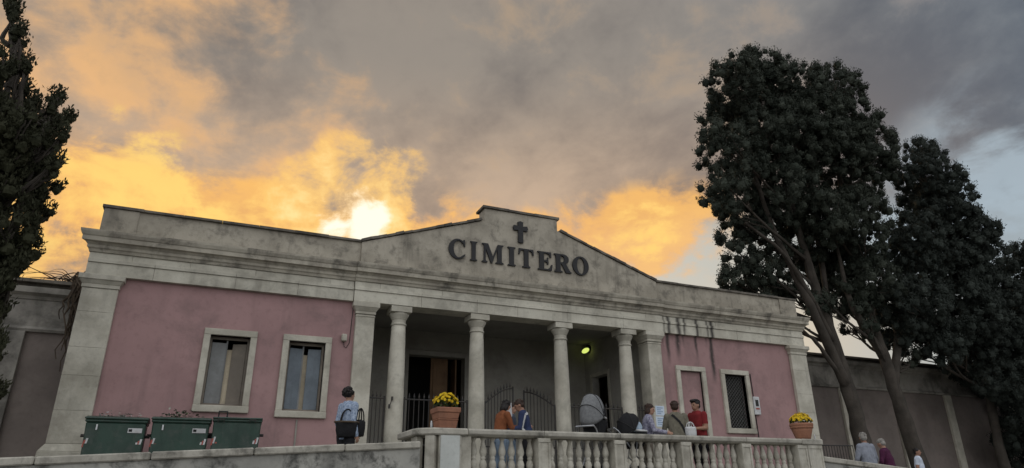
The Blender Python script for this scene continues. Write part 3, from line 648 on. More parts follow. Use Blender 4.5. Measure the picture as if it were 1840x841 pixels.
# ================================================================== FLOWER POTS
def mound(t, c, rx, rz, nfl, r, dome=0.):
    lf = MB()
    for i in range(260):
        a = r.uniform(0, 2*math.pi); u = math.sqrt(r.uniform(0, 1)); h = math.sqrt(max(0, 1-u*u))*rz*r.uniform(.45, .95)
        p = Vector((c[0]+rx*.97*u*math.cos(a), c[1]+rx*.97*u*math.sin(a), c[2]+h)); s_ = r.uniform(.022, .04)
        d = Vector((r.uniform(-1, 1), r.uniform(-1, 1), r.uniform(-.3, .8))).normalized(); e = d.cross(Vector((r.uniform(-1, 1), r.uniform(-1, 1), r.uniform(-1, 1)))).normalized()
        lf.add([p-d*s_, p+e*s_*.5, p+d*s_, p-e*s_*.5], [(0, 1, 2, 3)])
    lo = build('leaves', lf, MUM, t); lo['kind'] = 'stuff'
    for i in range(nfl):
        a = i*2.39996+r.uniform(-.25, .25); u = math.sqrt((i+.5)/nfl)*1.0; h = math.sqrt(max(0.03, 1-u*u*.93))*rz
        nrm = Vector((u*math.cos(a)/rx*rz, u*math.sin(a)/rx*rz, math.sqrt(max(.05, 1-u*u)))).normalized()
        o = inst('flower', FLOWER, t, (c[0]+rx*u*math.cos(a)*r.uniform(.94, 1.04), c[1]+rx*u*math.sin(a)*r.uniform(.94, 1.04), c[2]+h+r.uniform(-.03, .03)))
        o.rotation_euler = nrm.to_track_quat('Z', 'Y').to_euler(); s_ = r.uniform(.95, 1.5); o.scale = (s_, s_, s_)
fm = MB()
for ring, (n, rr, hh) in enumerate(((9, .030, .0), (7, .021, .009))):
    for k in range(n):
        a = 2*math.pi*(k+.5*ring)/n; b = .34
        fm.add([(0, 0, hh*.6), (rr*.6*math.cos(a-b), rr*.6*math.sin(a-b), hh+.008), (rr*math.cos(a), rr*math.sin(a), hh+.004), (rr*.6*math.cos(a+b), rr*.6*math.sin(a+b), hh+.008)], [(0, 1, 2, 3)])
FLOWER = mesh_of('flower', fm, YEL)
r_ = random.Random(3)
# square pot on the left pier
p0 = (3.82, DB+.19, ZR)
pot = thing('flower_pot', p0, 'square tapered terracotta pot of yellow chrysanthemums on the left end of the balustrade', 'flower pot', 'flower pots on the balustrade', )
m = MB(); hw = .15; ht = .205
m.frustum((-hw, hw, -hw, hw), (-hw-.025, hw+.025, -hw-.025, hw+.025), 0., .13); m.frustum((-hw-.031, hw+.031, -hw-.031, hw+.031), (-hw-.034, hw+.034, -hw-.034, hw+.034), .131, .155)
m.frustum((-hw-.026, hw+.026, -hw-.026, hw+.026), (-ht+.008, ht-.008, -ht+.008, ht-.008), .156, .255)
build('pot_body', m, TERRA, pot, bevel=.01, local=True)
build('pot_rim', MB().frustum((-ht-.005, ht+.005, -ht-.005, ht+.005), (-ht-.012, ht+.012, -ht-.012, ht+.012), .256, .345), TERRA, pot, bevel=.014, local=True)
build('soil', MB().box(-ht+.02, ht-.02, -ht+.02, ht-.02, .346, .352), SOIL, pot, local=True)
pot.rotation_euler = (0, 0, 0)
mound(pot, (p0[0], p0[1], p0[2]+.35), .225, .235, 95, r_)
# round pot on the right end
p1 = (12.12, DB+.2, ZR+.005)
pot = thing('flower_pot', p1, 'round flared terracotta pot of yellow chrysanthemums on the right end of the balustrade', 'flower pot', 'flower pots on the balustrade')
build('pot_body', MB().lathe([(.15, 0), (.165, .05), (.205, .17), (.222, .23)], n=24), TERRA, pot, True, local=True)
build('pot_rim', MB().lathe([(.222, .231), (.24, .235), (.242, .275), (.236, .28), (.248, .286), (.25, .335), (.235, .342), (.21, .335)], n=24), TERRA, pot, True, local=True)
build('soil', MB().lathe([(.0, .338), (.21, .338), (.21, .343), (.0, .344)], n=20), SOIL, pot, local=True)
mound(pot, (p1[0], p1[1], p1[2]+.335), .235, .20, 130, r_)
# small white bottles left by the pots
for px, py, lab in ((775, 764, 'small white candle standing beside the square flower pot'), (1464, 787, 'small white candle standing beside the round flower pot')):
    a = at(px, py, DB+.05)
    o = tag(build('grave_candle', MB().lathe([(.016, 0), (.018, .01), (.018, .07), (.012, .085), (.012, .105), (.004, .11)], (a[0], DB+.05, ZR+.005), 12), WHITE, None, True), lab, 'candle', 'candles on the rail')

# ================================================================== WASTE CONTAINERS
def bin_(xc, y, w, h, label, rot, lid_open=False, sticker=True):
    t = thing('waste_container', (xc, y, FL), label, 'waste container', 'green waste containers', rot)
    d = .78; b = MB(); z0 = .2
    b.frustum((-w*.455, w*.455, -d*.38, d*.38), (-w*.48, w*.48, -d*.47, d*.47), z0, h-.10)
    b.box(-w*.5, w*.5, -d*.5, d*.5, h-.099, h-.045)
    body = build('body', b, GREEN, t, bevel=.02, local=True)
    for i in (-1, 0, 1): build('rib', MB().frustum((i*w*.27-.02, i*w*.27+.02, -d*.365, -d*.352), (i*w*.31-.02, i*w*.31+.02, -d*.478, -d*.462), z0+.03, h-.13), GREEN, body, local=True)
    if not lid_open:
        l = MB(); l.prismx([(-d*.52, h-.044), (d*.52, h-.044), (d*.52, h-.01), (d*.2, h+.035), (-d*.2, h+.035), (-d*.52, h-.008)], -w*.51, w*.51); build('lid', l, GREEN, t, bevel=.015, local=True)
    else:
        l = MB(); l.prismx([(-d*.52, h-.044), (d*.52, h-.044), (d*.52, h+.03), (-d*.52, h-.012)], -w*.5, w*.5); build('lid', l, GREEN, t, bevel=.012, local=True)
        for sx in (-.33, .30): build('lid_bracket', MB().tube([(sx*w-.055, -d*.53, h-.12), (sx*w-.06, -d*.56, h-.06), (sx*w+.06, -d*.56, h-.06), (sx*w+.055, -d*.53, h-.12)], .012, n=6), IRON, t, local=True)
        build('lid_handle', MB().tube([(-.33*w-.07, -.1, h+.0), (-.33*w-.07, -.1, h+.13), (-.33*w+.09, -.1, h+.13), (-.33*w+.09, -.1, h+.0)], .018, n=6), BLACK, t, local=True)
    for sx in (-1, 1):
        build('trunnion', MB().tube([(sx*w*.47, 0, h-.32), (sx*w*.56, 0, h-.32)], .03, n=10), IRON, t, local=True)
        for sy in (-1, 1):
            wh = build('wheel', MB().tube([(sx*w*.34-.025, sy*d*.3, .09), (sx*w*.34+.025, sy*d*.3, .09)], .09, n=16), BLACK, t, local=True)
            build('fork', MB().box(sx*w*.34-.04, sx*w*.34+.04, sy*d*.3-.02, sy*d*.3+.02, .17, z0+.02), IRON, wh, local=True)
        # red and white warning chevrons
        for k, (m_, dx, dz) in enumerate(((WHITE, 0., .0), (RED, -.055, -.03), (WHITE, -.11, -.06) if sx > 0 else (RED, .05, -.10))):
            zz = h-.52+dz; xx = sx*(w*.425)+dx*.6; f = lambda z: -d*.36-(z-z0)/(h-.1-z0)*d*.11-.006
            build('chevron', MB().add([(xx-.022, f(zz), zz), (xx+.012, f(zz), zz), (xx+.035, f(zz+.13), zz+.13), (xx+.0, f(zz+.13), zz+.13)], [(0, 1, 2, 3)]), m_, t, local=True)
    zz = h-.28; f = -d*.46
    if sticker:
        s_ = build('sticker', MB().add([(w*.20, f-.012, zz), (w*.43, f-.012, zz), (w*.43, f-.03, zz+.085), (w*.20, f-.03, zz+.085)], [(0, 1, 2, 3)]), WHITE, t, local=True)
        build('logo', MB().add([(w*.215, f-.018, zz+.02), (w*.27, f-.018, zz+.02), (w*.27, f-.032, zz+.065), (w*.215, f-.032, zz+.065)], [(0, 1, 2, 3)]), BLACK, s_, local=True)
        build('reflector', MB().box(-w*.31, -w*.285, f-.035, f-.012, h-.24, h-.14), WHITE, t, local=True)
    return t
YBN = 15.35
def bx_(px0, px1, py): a = at(px0, py, YBN-.39)[0]; b = at(px1, py, YBN-.39)[0]; return (a+b)/2, abs(b-a)
c, w = bx_(150, 264, 764); bin_(c, YBN, w, 1.30, 'leftmost green waste container, beside the stone corner pilaster', rad(1), False)
c, w = bx_(272, 380, 760); bin_(c, YBN+.05, w, 1.33, 'middle green waste container of the three', rad(-1), False)
c, w = bx_(384, 474, 756); bin_(c, YBN+.02, w, 1.38, 'rightmost green waste container with a black lid handle, without sticker', rad(-3), True, False)
def heap(px, py, n, w, lab, mats, seed):
    r = random.Random(seed); a = at(px, py, YBN); t = thing('rubbish_heap', (a[0], YBN, a[2]), lab, 'rubbish')
    for k, m_ in enumerate(mats):
        q = MB()
        for i in range(n):
            p = Vector((a[0]+r.gauss(0, w*.42), YBN+r.gauss(0, .14), a[2]+abs(r.gauss(0, .055)))); d = Vector((r.uniform(-1, 1), r.uniform(-1, 1), r.uniform(-.4, .7))).normalized(); e = d.cross(Vector((.3, .2, .9))).normalized(); s_ = r.uniform(.02, .06)
            q.add([p-d*s_, p+e*s_*.45, p+d*s_, p-e*s_*.45], [(0, 1, 2, 3)])
        o = build(('wilted_leaves', 'paper_scraps', 'dry_stems')[k], q, m_, t); o['kind'] = 'stuff'
DRYG = mat('wilted_grey_leaf', (.34, .34, .29), (.22, .225, .18), 9., .9, 0.)
heap(215, 753, 60, .36, 'heap of wilted greenery and paper on the leftmost container', (DRYG, WHITE), 5)
heap(322, 749, 60, .34, 'heap of wilted flowers on the middle container', (DRYG, MUM), 6)
# iron handrail by the steps
hr = thing('iron_railing', (14.2, 12.9, 1.25), 'thin iron railing behind the right end of the balustrade beside the men', 'railing')
ya = 13.0; A = at(1474, 800, ya); B = at(1532, 801, ya)
build('top_rail', MB().tube([A, B], .016, n=6), IRON, hr)
build('bottom_rail', MB().tube([(A[0], ya, A[2]-.75), (B[0], ya, B[2]-.75)], .014, n=6), IRON, hr)
for i in range(13):
    t = i/12; p = A+(B-A)*t; build('bar', MB().tube([(p[0], ya, 1.25 if p[0] > 13.75 else 1.36), (p[0], ya, p[2])], .009, n=5), IRON, hr)
# ================================================================== TREES
def np_mesh(name, V, nf, m):
    me = bpy.data.meshes.new(name); me.vertices.add(len(V)); me.vertices.foreach_set('co', V.astype(np.float32).ravel())
    me.loops.add(nf*4); me.loops.foreach_set('vertex_index', np.arange(nf*4, dtype=np.int32))
    me.polygons.add(nf); me.polygons.foreach_set('loop_start', np.arange(0, nf*4, 4, dtype=np.int32)); me.polygons.foreach_set('loop_total', np.full(nf, 4, dtype=np.int32))
    me.materials.append(m); me.update(); me.validate(); return me
def unit(n):
    v = rng.normal(size=(n, 3)); return v/np.linalg.norm(v, axis=1)[:, None]
def foliage(lobes, puff, per, leaf, up, dens, inner=.25, keep=None):
    """leaf sprays gathered in puffs that sit on the lobes; lobes = (centre, (rx, ry, rz))"""
    P = []; N = []; BC = []; BR = []
    for c, r in lobes:
        r = np.array(r); area = 4*math.pi*((r[0]*r[1])**1.6/3+(r[0]*r[2])**1.6/3+(r[1]*r[2])**1.6/3)**(1/1.6)
        k = max(5, int(dens*area/(math.pi*puff*puff)))
        d = unit(k); s = np.where(rng.random(k) < inner, rng.uniform(.25, .75, k), rng.uniform(.78, 1.06, k))
        cc = np.array(c)+d*r*s[:, None]
        pr = puff*rng.uniform(.55, 1.3, k)
        BC.append(cc); BR.append(pr)
        idx = np.repeat(np.arange(k), per); q = unit(k*per); q[:, 2] += up*.6
        P.append(cc[idx]+q*(pr[idx]*rng.uniform(.42, 1.0, k*per))[:, None]*np.array([1, 1, 1.2]))
        N.append(q+d[idx]*.45+np.array([0, 0, up]))
    P = np.concatenate(P); N = np.concatenate(N)
    if keep is not None: kk = keep(P); P = P[kk]; N = N[kk]
    n = len(P); T = N*.6+rng.normal(size=(n, 3))*.9; T /= np.linalg.norm(T, axis=1)[:, None]
    Nn = N/np.linalg.norm(N, axis=1)[:, None]; T = T-Nn*(T*Nn).sum(1)[:, None]*.3; T[:, 2] += up*.4; T /= np.linalg.norm(T, axis=1)[:, None]; B = np.cross(T, Nn+unit(n)*.8); B /= np.linalg.norm(B, axis=1)[:, None]+1e-9
    L = leaf*rng.uniform(.6, 1.4, n)[:, None]; Wd = L*rng.uniform(.30, .5, n)[:, None]
    V = np.stack([P-T*L*.5, P+B*Wd*.5+T*L*.1, P+T*L*.6, P-B*Wd*.5+T*L*.1], 1).reshape(-1, 3)
    # dense twiggy heart of every puff: a lumpy ball of quads
    BC = np.concatenate(BC); BR = np.concatenate(BR)*.55; na, nb = 9, 6; K = len(BC)
    th = np.linspace(0, math.pi, nb+1); ph = np.linspace(0, 2*math.pi, na+1)[:-1]
    G = np.array([[(math.sin(a)*math.cos(c_), math.sin(a)*math.sin(c_), math.cos(a)*1.15) for c_ in ph] for a in th])      # nb+1, na, 3
    pts = BC[:, None, None, :]+G[None]*(BR[:, None, None]*rng.uniform(.72, 1.18, (K, nb+1, na)))[..., None]
    pts[:, 0] = pts[:, 0].mean(1, keepdims=True); pts[:, -1] = pts[:, -1].mean(1, keepdims=True)
    q2 = np.roll(pts, -1, axis=2); quads = np.stack([pts[:, :-1], pts[:, 1:], q2[:, 1:], q2[:, :-1]], 3).reshape(-1, 3)
    return np.concatenate([V, quads]), n+len(quads)//4
def limb(pts, r0, r1, wob=.0):
    pts = [Vector(p) for p in pts]; out = []; 
    for i in range(len(pts)-1):
        for k in range(4): 
            t = k/4; a = pts[max(i-1, 0)]; b = pts[i]; c = pts[i+1]; d = pts[min(i+2, len(pts)-1)]
            out.append(.5*((2*b)+(c-a)*t+(2*a-5*b+4*c-d)*t*t+(3*b-a-3*c+d)*t**3)+Vector((random.uniform(-wob, wob), random.uniform(-wob, wob), 0)))
    out.append(pts[-1]); n = len(out)
    return out, [r0+(r1-r0)*(i/(n-1))**.8 for i in range(n)]
def tree(label, base, trunks, lobes_px, Y, m, puff=.235, per=96, leaf=.084, up=.6, dens=.9, spread=1.4, zs=1.0, group='cypress trees', twigs=True, keep=None, gz=1.25, sparse=None):
    t = thing('cypress_tree', (base[0], base[1], gz-.05), label, 'tree', group)
    lobes = []
    for k, (px, py, r) in enumerate(lobes_px):
        r = r-5 if px > 1000 and r > 14 else r
        dy = random.uniform(-1, 1)*spread; dy = abs(dy) if (1250 < px < 1450 and py > 400) else dy; c = at(px, py, Y+dy); rx = abs(at(px+r, py, Y+dy)[0]-at(px-r, py, Y+dy)[0])*.46; rz = abs(at(px, py-r, Y+dy)[2]-at(px, py+r, Y+dy)[2])*.47*zs
        lobes.append((c, (rx, rx*.95, rz)))
    off = np.array([base[0], base[1], gz-.05])
    V, n = foliage(lobes, puff, per, leaf, up, dens, keep=keep)
    link('crown', np_mesh('crown', V-off, n, m), t)
    first = None
    for pts, r0, r1 in trunks:
        q, rs = limb(pts, r0, r1, .02)
        mb = MB(); N = 12; mb.tube(q, rs, n=N)
        mb.v = [tuple(Vector(v)+Vector((mnoise.noise(Vector(v)*2.3), mnoise.noise(Vector(v)*2.3+Vector((9, 3, 1))), 0))*.05) for v in mb.v]
        o = build('trunk' if first is None else 'limb', mb, BARK, t if first is None else first, True)
        first = first or o
    tw = MB()
    main = [Vector(p) for p in limb(trunks[0][0], 1, 1)[0]]
    for c, r in lobes:
        c = Vector(c); cand = [p for p in main if p.z < c.z-.3] or [main[0]]; a = min(cand, key=lambda p: (p-c).length+abs((c.z-p.z)-1.4))
        mid = a.lerp(c, .5)+Vector((random.uniform(-.2, .2), random.uniform(-.2, .2), -.15))
        q, rs = limb([a, mid, c+Vector((0, 0, r[2]*.5))], .085, .02, .02); tw.tube(q, rs, n=6)
        for j in range(5):
            e = c+Vector(tuple(np.array(r)*unit(1)[0]*.85)); b = a.lerp(c, random.uniform(.45, .9)); q, rs = limb([b, b.lerp(e, .5)+Vector((0, 0, -.1)), e], .035, .01, .015); tw.tube(q, rs, n=4)
    build('branches', tw, BARK, t)
    return t
YT = 17.35; GZ = 1.25
A_ = lambda px, py, dy=0.: tuple(at(px, py, YT+dy))
def foot(px, py, dy=0.):
    p = at(px, py, YT+dy); return [(p[0], p[1], GZ-.05), (p[0], p[1], GZ+.5), tuple(p)]
b1 = at(1549, 792, YT)
tree('tallest broad dark cypress right of the gatehouse, with several bare grey stems', b1,
     [(foot(1549, 792)+[A_(1524, 700), A_(1500, 620), A_(1472, 540), A_(1442, 440), A_(1410, 320), A_(1370, 190)], .40, .07),
      ([A_(1524, 700), A_(1480, 600, -.2), A_(1432, 500, -.3), A_(1385, 400, -.2), A_(1345, 280)], .21, .06),
      ([A_(1515, 670), A_(1494, 590, .2), A_(1478, 480, .3), A_(1455, 330, .2)], .20, .06),
      ([A_(1520, 690), A_(1475, 625, -.3), A_(1446, 597, -.5), A_(1425, 575, -.6)], .10, .025),
      ([A_(1500, 620), A_(1450, 520, -.4), A_(1405, 455, -.5), A_(1340, 400, -.4)], .13, .04)],
     [(1350, 138, 46), (1318, 150, 48), (1385, 142, 44), (1312, 215, 50), (1360, 205, 70), (1422, 170, 55), (1318, 285, 55), (1385, 270, 80), (1302, 345, 42), (1352, 345, 62), (1412, 350, 58),
      (1322, 410, 42), (1372, 415, 44), (1330, 470, 36), (1312, 505, 26), (1365, 485, 34), (1395, 520, 34), (1290, 250, 32), (1350, 520, 26), (1440, 250, 60), (1440, 470, 34), (1425, 530, 26), (1455, 550, 20), (1400, 560, 16), (1405, 465, 32), (1455, 420, 46), (1375, 545, 20), (1440, 390, 44)], YT, LEAF1, dens=.85)
b2 = at(1655, 845, YT)
tree('dark cypress with a leaning bare trunk between the tallest cypress and the conical one', b2,
     [(foot(1655, 845)+[A_(1628, 760), A_(1600, 675), A_(1574, 600), A_(1545, 500), A_(1520, 380), A_(1490, 220)], .42, .07),
      ([A_(1606, 690), A_(1612, 600, .2), A_(1600, 500, .3), A_(1570, 390, .3)], .20, .05),
      ([A_(1590, 645), A_(1548, 580, -.2), A_(1520, 520, -.3), A_(1500, 420, -.2)], .18, .05)],
     [(1478, 160, 44), (1508, 165, 38), (1470, 225, 62), (1528, 225, 44), (1552, 270, 46), (1500, 300, 72), (1572, 300, 34), (1543, 350, 38), (1530, 390, 55), (1482, 395, 50), (1555, 435, 38), (1512, 470, 48),
      (1560, 505, 44), (1590, 545, 42), (1535, 545, 36), (1612, 600, 30), (1590, 255, 22), (1560, 590, 20), (1500, 545, 26), (1525, 590, 16), (1630, 640, 20), (1465, 465, 38), (1490, 505, 34), (1480, 545, 22)], YT+.3, LEAF1, dens=.85)
b3 = at(1795, 800, YT+.6)
tree('cone shaped dense dark cypress near the right edge', b3,
     [(foot(1795, 800, .6)+[A_(1775, 700, .6), A_(1750, 600, .6), A_(1710, 420, .6), A_(1670, 280, .6)], .28, .05)],
     [(1656, 272, 24), (1668, 285, 26), (1655, 315, 36), (1685, 330, 36), (1660, 365, 40), (1700, 375, 44), (1646, 425, 42), (1690, 430, 60), (1735, 425, 42), (1630, 480, 46), (1690, 500, 66), (1755, 480, 46), (1640, 550, 52),
      (1710, 570, 66), (1770, 545, 50), (1660, 605, 44), (1735, 625, 52), (1790, 610, 48), (1620, 610, 28), (1700, 630, 30), (1760, 670, 44), (1795, 670, 40)], YT+.6, LEAF2, dens=1.0, puff=.225, per=86)
b4 = at(1905, 820, YT+.3)
tree('dark cypress cut by the right edge of the picture', b4,
     [(foot(1905, 820, .3)+[A_(1895, 700, .3), A_(1870, 560, .3), A_(1845, 470, .3)], .26, .06)],
     [(1838, 462, 28), (1850, 500, 40), (1828, 550, 44), (1870, 560, 60), (1825, 620, 48), (1870, 660, 70), (1820, 690, 44), (1845, 740, 50), (1885, 740, 60), (1835, 790, 34), (1880, 820, 50)], YT+.3, LEAF2, dens=.95, puff=.225, per=86)
YTL = 15.0; AL = lambda px, py, dy=0.: tuple(at(px, py, YTL+dy))
bL = at(-75, 780, YTL)
tree('tall pointed cypress with several spires at the left edge', bL,
     [([(bL[0], bL[1], FL-.05), (bL[0], bL[1], 2.3), AL(-60, 700), AL(-45, 560), AL(-20, 400), AL(10, 200), AL(24, 60)], .3, .03),
      ([AL(-50, 600), AL(5, 470), AL(50, 330), AL(85, 220)], .14, .03)],
     [(20, 12, 7), (26, 34, 10), (31, 62, 13), (36, 95, 15), (40, 130, 18), (38, 175, 22), (5, 120, 22), (12, 170, 36), (-30, 150, 40), (62, 190, 13), (58, 225, 22), (25, 240, 46), (-20, 240, 60), (105, 178, 11), (100, 205, 16), (96, 240, 22), (88, 280, 28),
      (122, 215, 6), (114, 245, 10), (60, 290, 40), (10, 320, 60), (-40, 340, 70), (80, 335, 30), (60, 385, 34), (25, 410, 44), (-25, 430, 60), (45, 450, 26), (20, 490, 34), (-20, 520, 46), (0, 550, 22), (-50, 590, 60), (96, 300, 14), (-30, 640, 34), (-12, 700, 22)],
     YTL, LEAF3, puff=.16, per=72, leaf=.085, up=1.3, dens=.95, spread=.8, zs=1.25, gz=FL)

# ================================================================== PEOPLE
def capsule_dist(P, a, b, ra, rb):
    d = b-a; t = np.clip(((P-a)@d)/(d@d+1e-9), 0, 1); return np.linalg.norm(P-(a+t[:, None]*d), axis=1)-(ra+(rb-ra)*t)
def person(loc, yaw, H, label, cols, pose, hair='short', girth=1., sleeve='long', bottom='trousers', group=None):
    """cols = skin, top, bottom, shoes, hair materials.  Built facing -y, then turned by yaw."""
    lean = pose.get('lean', 0.); hy, hp = pose.get('head', (0., 0.)); R_l = Matrix.Translation((0, 0, .95)) @ Matrix.Rotation(lean, 4, 'X') @ Matrix.Translation((0, 0, -.95))
    R_h = R_l @ Matrix.Translation((0, 0, 1.49)) @ Matrix.Rotation(hy, 4, 'Z') @ Matrix.Rotation(hp-lean*.45, 4, 'X') @ Matrix.Translation((0, 0, -1.49))
    tw = Matrix.Rotation(pose.get('twist', 0.), 4, 'Z')
    mb = MB(); seg = []
    def T(M, *p): return [M @ Vector(q) for q in p]
    def chain(M, pts, rs, tagn, n=12):
        q = T(M, *pts); mb.tube(q, rs, n=n)
        for i in range(len(q)-1):
            r0 = rs[i] if not isinstance(rs[i], tuple) else min(rs[i]); r1 = rs[i+1] if not isinstance(rs[i+1], tuple) else min(rs[i+1]); seg.append((tagn, np.array(q[i]), np.array(q[i+1]), r0, r1))
        for e in (0, -1):
            r = rs[e] if not isinstance(rs[e], tuple) else min(rs[e]); mb.ball(q[e], r*.98, 10, 6)
    g = girth
    body = [(.84, .15*g, .105*g), (.92, .172*g, .118*g), (1.0, .163*g, .116*g), (1.10, .152*g, .11*g), (1.2, .163*g, .112*g), (1.30, .183, .115), (1.39, .18, .10), (1.43, .135, .08), (1.47, .075, .062)]
    vs = []; fs = []; n = 20
    for z, rx, ry in body:
        for k in range(n):
            a = 2*math.pi*k/n; e = lambda v: math.copysign(abs(v)**.85, v); vs.append(tuple((R_l if z > .95 else Matrix()) @ Vector((rx*e(math.cos(a)), ry*e(math.sin(a))+.01, z))))
    for j in range(len(body)-1):
        for k in range(n): fs.append((j*n+k, j*n+(k+1) % n, (j+1)*n+(k+1) % n, (j+1)*n+k))
    fs.append(tuple(range(n-1, -1, -1))); fs.append(tuple((len(body)-1)*n+k for k in range(n))); mb.add(vs, fs)
    for sx in (-.07, 0., .07):
        seg.append(('hips', np.array((sx, .01, .84)), np.array((sx, .01, .955)), .10, .105)); q = T(R_l, (sx, .01, .985), (sx*1.3, .01, 1.40)); seg.append(('torso', np.array(q[0]), np.array(q[1]), .10, .085))
    chain(R_l, [(0, .012, 1.42), (0, .005, 1.53)], [.056, .052], 'neck')
    # head
    for c, r in (((0, .0, 1.597), (.076, .096, .104)), ((0, -.032, 1.54), (.056, .066, .062)), ((0, -.104, 1.58), (.012, .02, .022)), ((-.077, .005, 1.583), (.012, .022, .03)), ((.077, .005, 1.583), (.012, .022, .03)), ((0, -.075, 1.617), (.05, .025, .02))):
        m_ = MB().ball((0, 0, 0), r, 16, 10); m_.xf(R_h @ Matrix.Translation(c)); mb.add(m_.v, m_.f)
    q = T(R_h, (0, -.01, 1.545), (0, 0, 1.615)); seg.append(('head', np.array(q[0]), np.array(q[1]), .075, .085))
    # arms and hands
    for sx, key in ((-1, 'R'), (1, 'L')):
        up, fo = pose.get(key, ((.16*sx, .03, -1), (.04*sx, -.18, -1)))
        up = Vector(up).normalized(); fo = Vector(fo).normalized(); sh_ = R_l @ Vector((.178*sx, .01, 1.385)); el = sh_+up*.285; wr = el+fo*.25
        t_ = .012 if sleeve != 'none' else 0.
        chain(Matrix(), [sh_, sh_.lerp(el, .5), el], [.063+t_*.5, .053+t_*.4, .043+t_*.5], 'uarm'); f_ = t_ if sleeve == 'long' else 0.
        chain(Matrix(), [el, el.lerp(wr, .35), wr], [.042+f_*.6, .04+f_*.6, .029+f_*.8], 'farm')
        side = fo.cross(Vector((sx, .15, .1))); side = side.normalized() if side.length > .2 else Vector((0, 1, 0)); pn = fo.cross(side).normalized()
        pal = wr+fo*.055; m_ = MB().ball((0, 0, 0), (.04, .018, .05), 12, 8); Mx = Matrix((( *[side.x], pn.x, fo.x, pal.x), (side.y, pn.y, fo.y, pal.y), (side.z, pn.z, fo.z, pal.z), (0, 0, 0, 1))); m_.xf(Mx); mb.add(m_.v, m_.f)
        seg.append(('hand', np.array(wr+fo*.015), np.array(wr+fo*.1), .03, .03))
        cu = -sx*pose.get('curl', .5)
        for k, (o_, ln) in enumerate(((-.03, .062), (-.0105, .075), (.0105, .07), (.03, .055))):
            b0 = pal+fo*.035+side*o_; b1_ = b0+(fo+pn*cu*.5).normalized()*ln*.5; b2_ = b1_+(fo+pn*cu*1.6).normalized()*ln*.5
            mb.tube([b0, b1_, b2_], [.0098, .0092, .008], n=6); seg.append(('hand', np.array(b0), np.array(b2_), .012, .01))
        b0 = pal-fo*.01-side*.034; b1_ = b0+(fo*.6-side*.75+pn*cu*.4).normalized()*.034; b2_ = b1_+(fo-side*.2+pn*cu*.6).normalized()*.03; mb.tube([b0, b1_, b2_], [.012, .0105, .009], n=6); seg.append(('hand', np.array(b0), np.array(b2_), .012, .01))
    # legs and feet
    stp = pose.get('step', 0.)
    for sx in (-1, 1):
        sy = stp*sx; k_ = 1.15 if bottom == 'trousers' else 1.
        hp_, kn, an = (.09*sx, .01, .88), (.095*sx, -.02+sy*.5, .48), (.10*sx, .03+sy, .085)
        chain(Matrix(), [hp_, (.095*sx, -.005+sy*.25, .68), kn, (.098*sx, .012+sy*.75, .30), an], [.094*g*k_, .076*k_, .058*k_, .052*k_, .042*k_], 'leg')
        chain(Matrix(), [(.10*sx, .06+sy, .045), (.105*sx, -.06+sy, .045), (.11*sx, -.17+sy, .034)], [.042, .046, .034], 'foot')
    me = mesh_of('tmp', mb, SKIN); ob = bpy.data.objects.new('tmp', me); COL.objects.link(ob)
    rm = ob.modifiers.new('r', 'REMESH'); rm.mode = 'VOXEL'; rm.voxel_size = .0105; rm.use_smooth_shade = True
    sm = ob.modifiers.new('s', 'SMOOTH'); sm.factor = .5; sm.iterations = 3
    dg = bpy.context.evaluated_depsgraph_get(); bm_ = bpy.data.meshes.new_from_object(ob.evaluated_get(dg)); bpy.data.objects.remove(ob)
    nv = len(bm_.vertices); co = np.empty(nv*3, np.float32); bm_.vertices.foreach_get('co', co); co = co.reshape(-1, 3).astype(float)
    npz = len(bm_.polygons); cen = np.empty(npz*3, np.float32); bm_.polygons.foreach_get('center', cen); cen = cen.reshape(-1, 3).astype(float)
    Dm = np.stack([capsule_dist(cen, a, b, r0, r1) for _, a, b, r0, r1 in seg]); reg = np.array([s_[0] for s_ in seg])[Dm.argmin(0)]
    mi = np.zeros(npz, np.int32); mi[np.isin(reg, ['torso'])] = 1; mi[np.isin(reg, ['hips', 'leg'])] = 2; mi[reg == 'foot'] = 3
    hem = pose.get('hem', .90); mi[(reg == 'hips') & (cen[:, 2] > hem)] = 1
    if bottom == 'shorts': mi[(reg == 'leg') & (cen[:, 2] < .5)] = 0
    if sleeve == 'long': mi[np.isin(reg, ['uarm', 'farm'])] = 1
    elif sleeve == 'short':
        for s_ in seg:
            if s_[0] == 'uarm':
                pass
        ua = [s_ for s_ in seg if s_[0] == 'uarm']; keep_ = np.zeros(npz, bool)
        for s_ in ua[0::2]: keep_ |= (capsule_dist(cen, s_[1], s_[2], s_[3], s_[4]) < .02) & (reg == 'uarm')
        mi[keep_] = 1
    nt_ = Matrix.Identity(4)
    for ex in (-.031, .031):
        e_ = np.array(R_h @ Vector((ex, -.092, 1.60))); mi[np.linalg.norm(cen-e_, axis=1) < .0135] = 4
    e_ = np.array(R_h @ Vector((0, -.10, 1.532))); dd = (cen-e_); mi[(np.abs(dd[:, 0]) < .024) & (np.linalg.norm(dd, axis=1) < .032) & (np.abs(dd[:, 2]) < .007)] = 5
    for m_ in (cols[0], cols[1], cols[2], cols[3], HBLK, RED): bm_.materials.append(m_)
    while len(bm_.materials) > 6: bm_.materials.pop(index=0)
    bm_.polygons.foreach_set('material_index', mi)
    # cloth folds
    nr = np.empty(nv*3, np.float32); bm_.vertices.foreach_get('normal', nr); nr = nr.reshape(-1, 3)
    clothv = np.zeros(nv, bool); 
    lo = np.empty(len(bm_.loops), np.int32); bm_.loops.foreach_get('vertex_index', lo); ls = np.empty(npz, np.int32); bm_.polygons.foreach_get('loop_total', ls); clothv[lo[np.repeat(np.isin(mi, (1, 2)), ls)]] = True
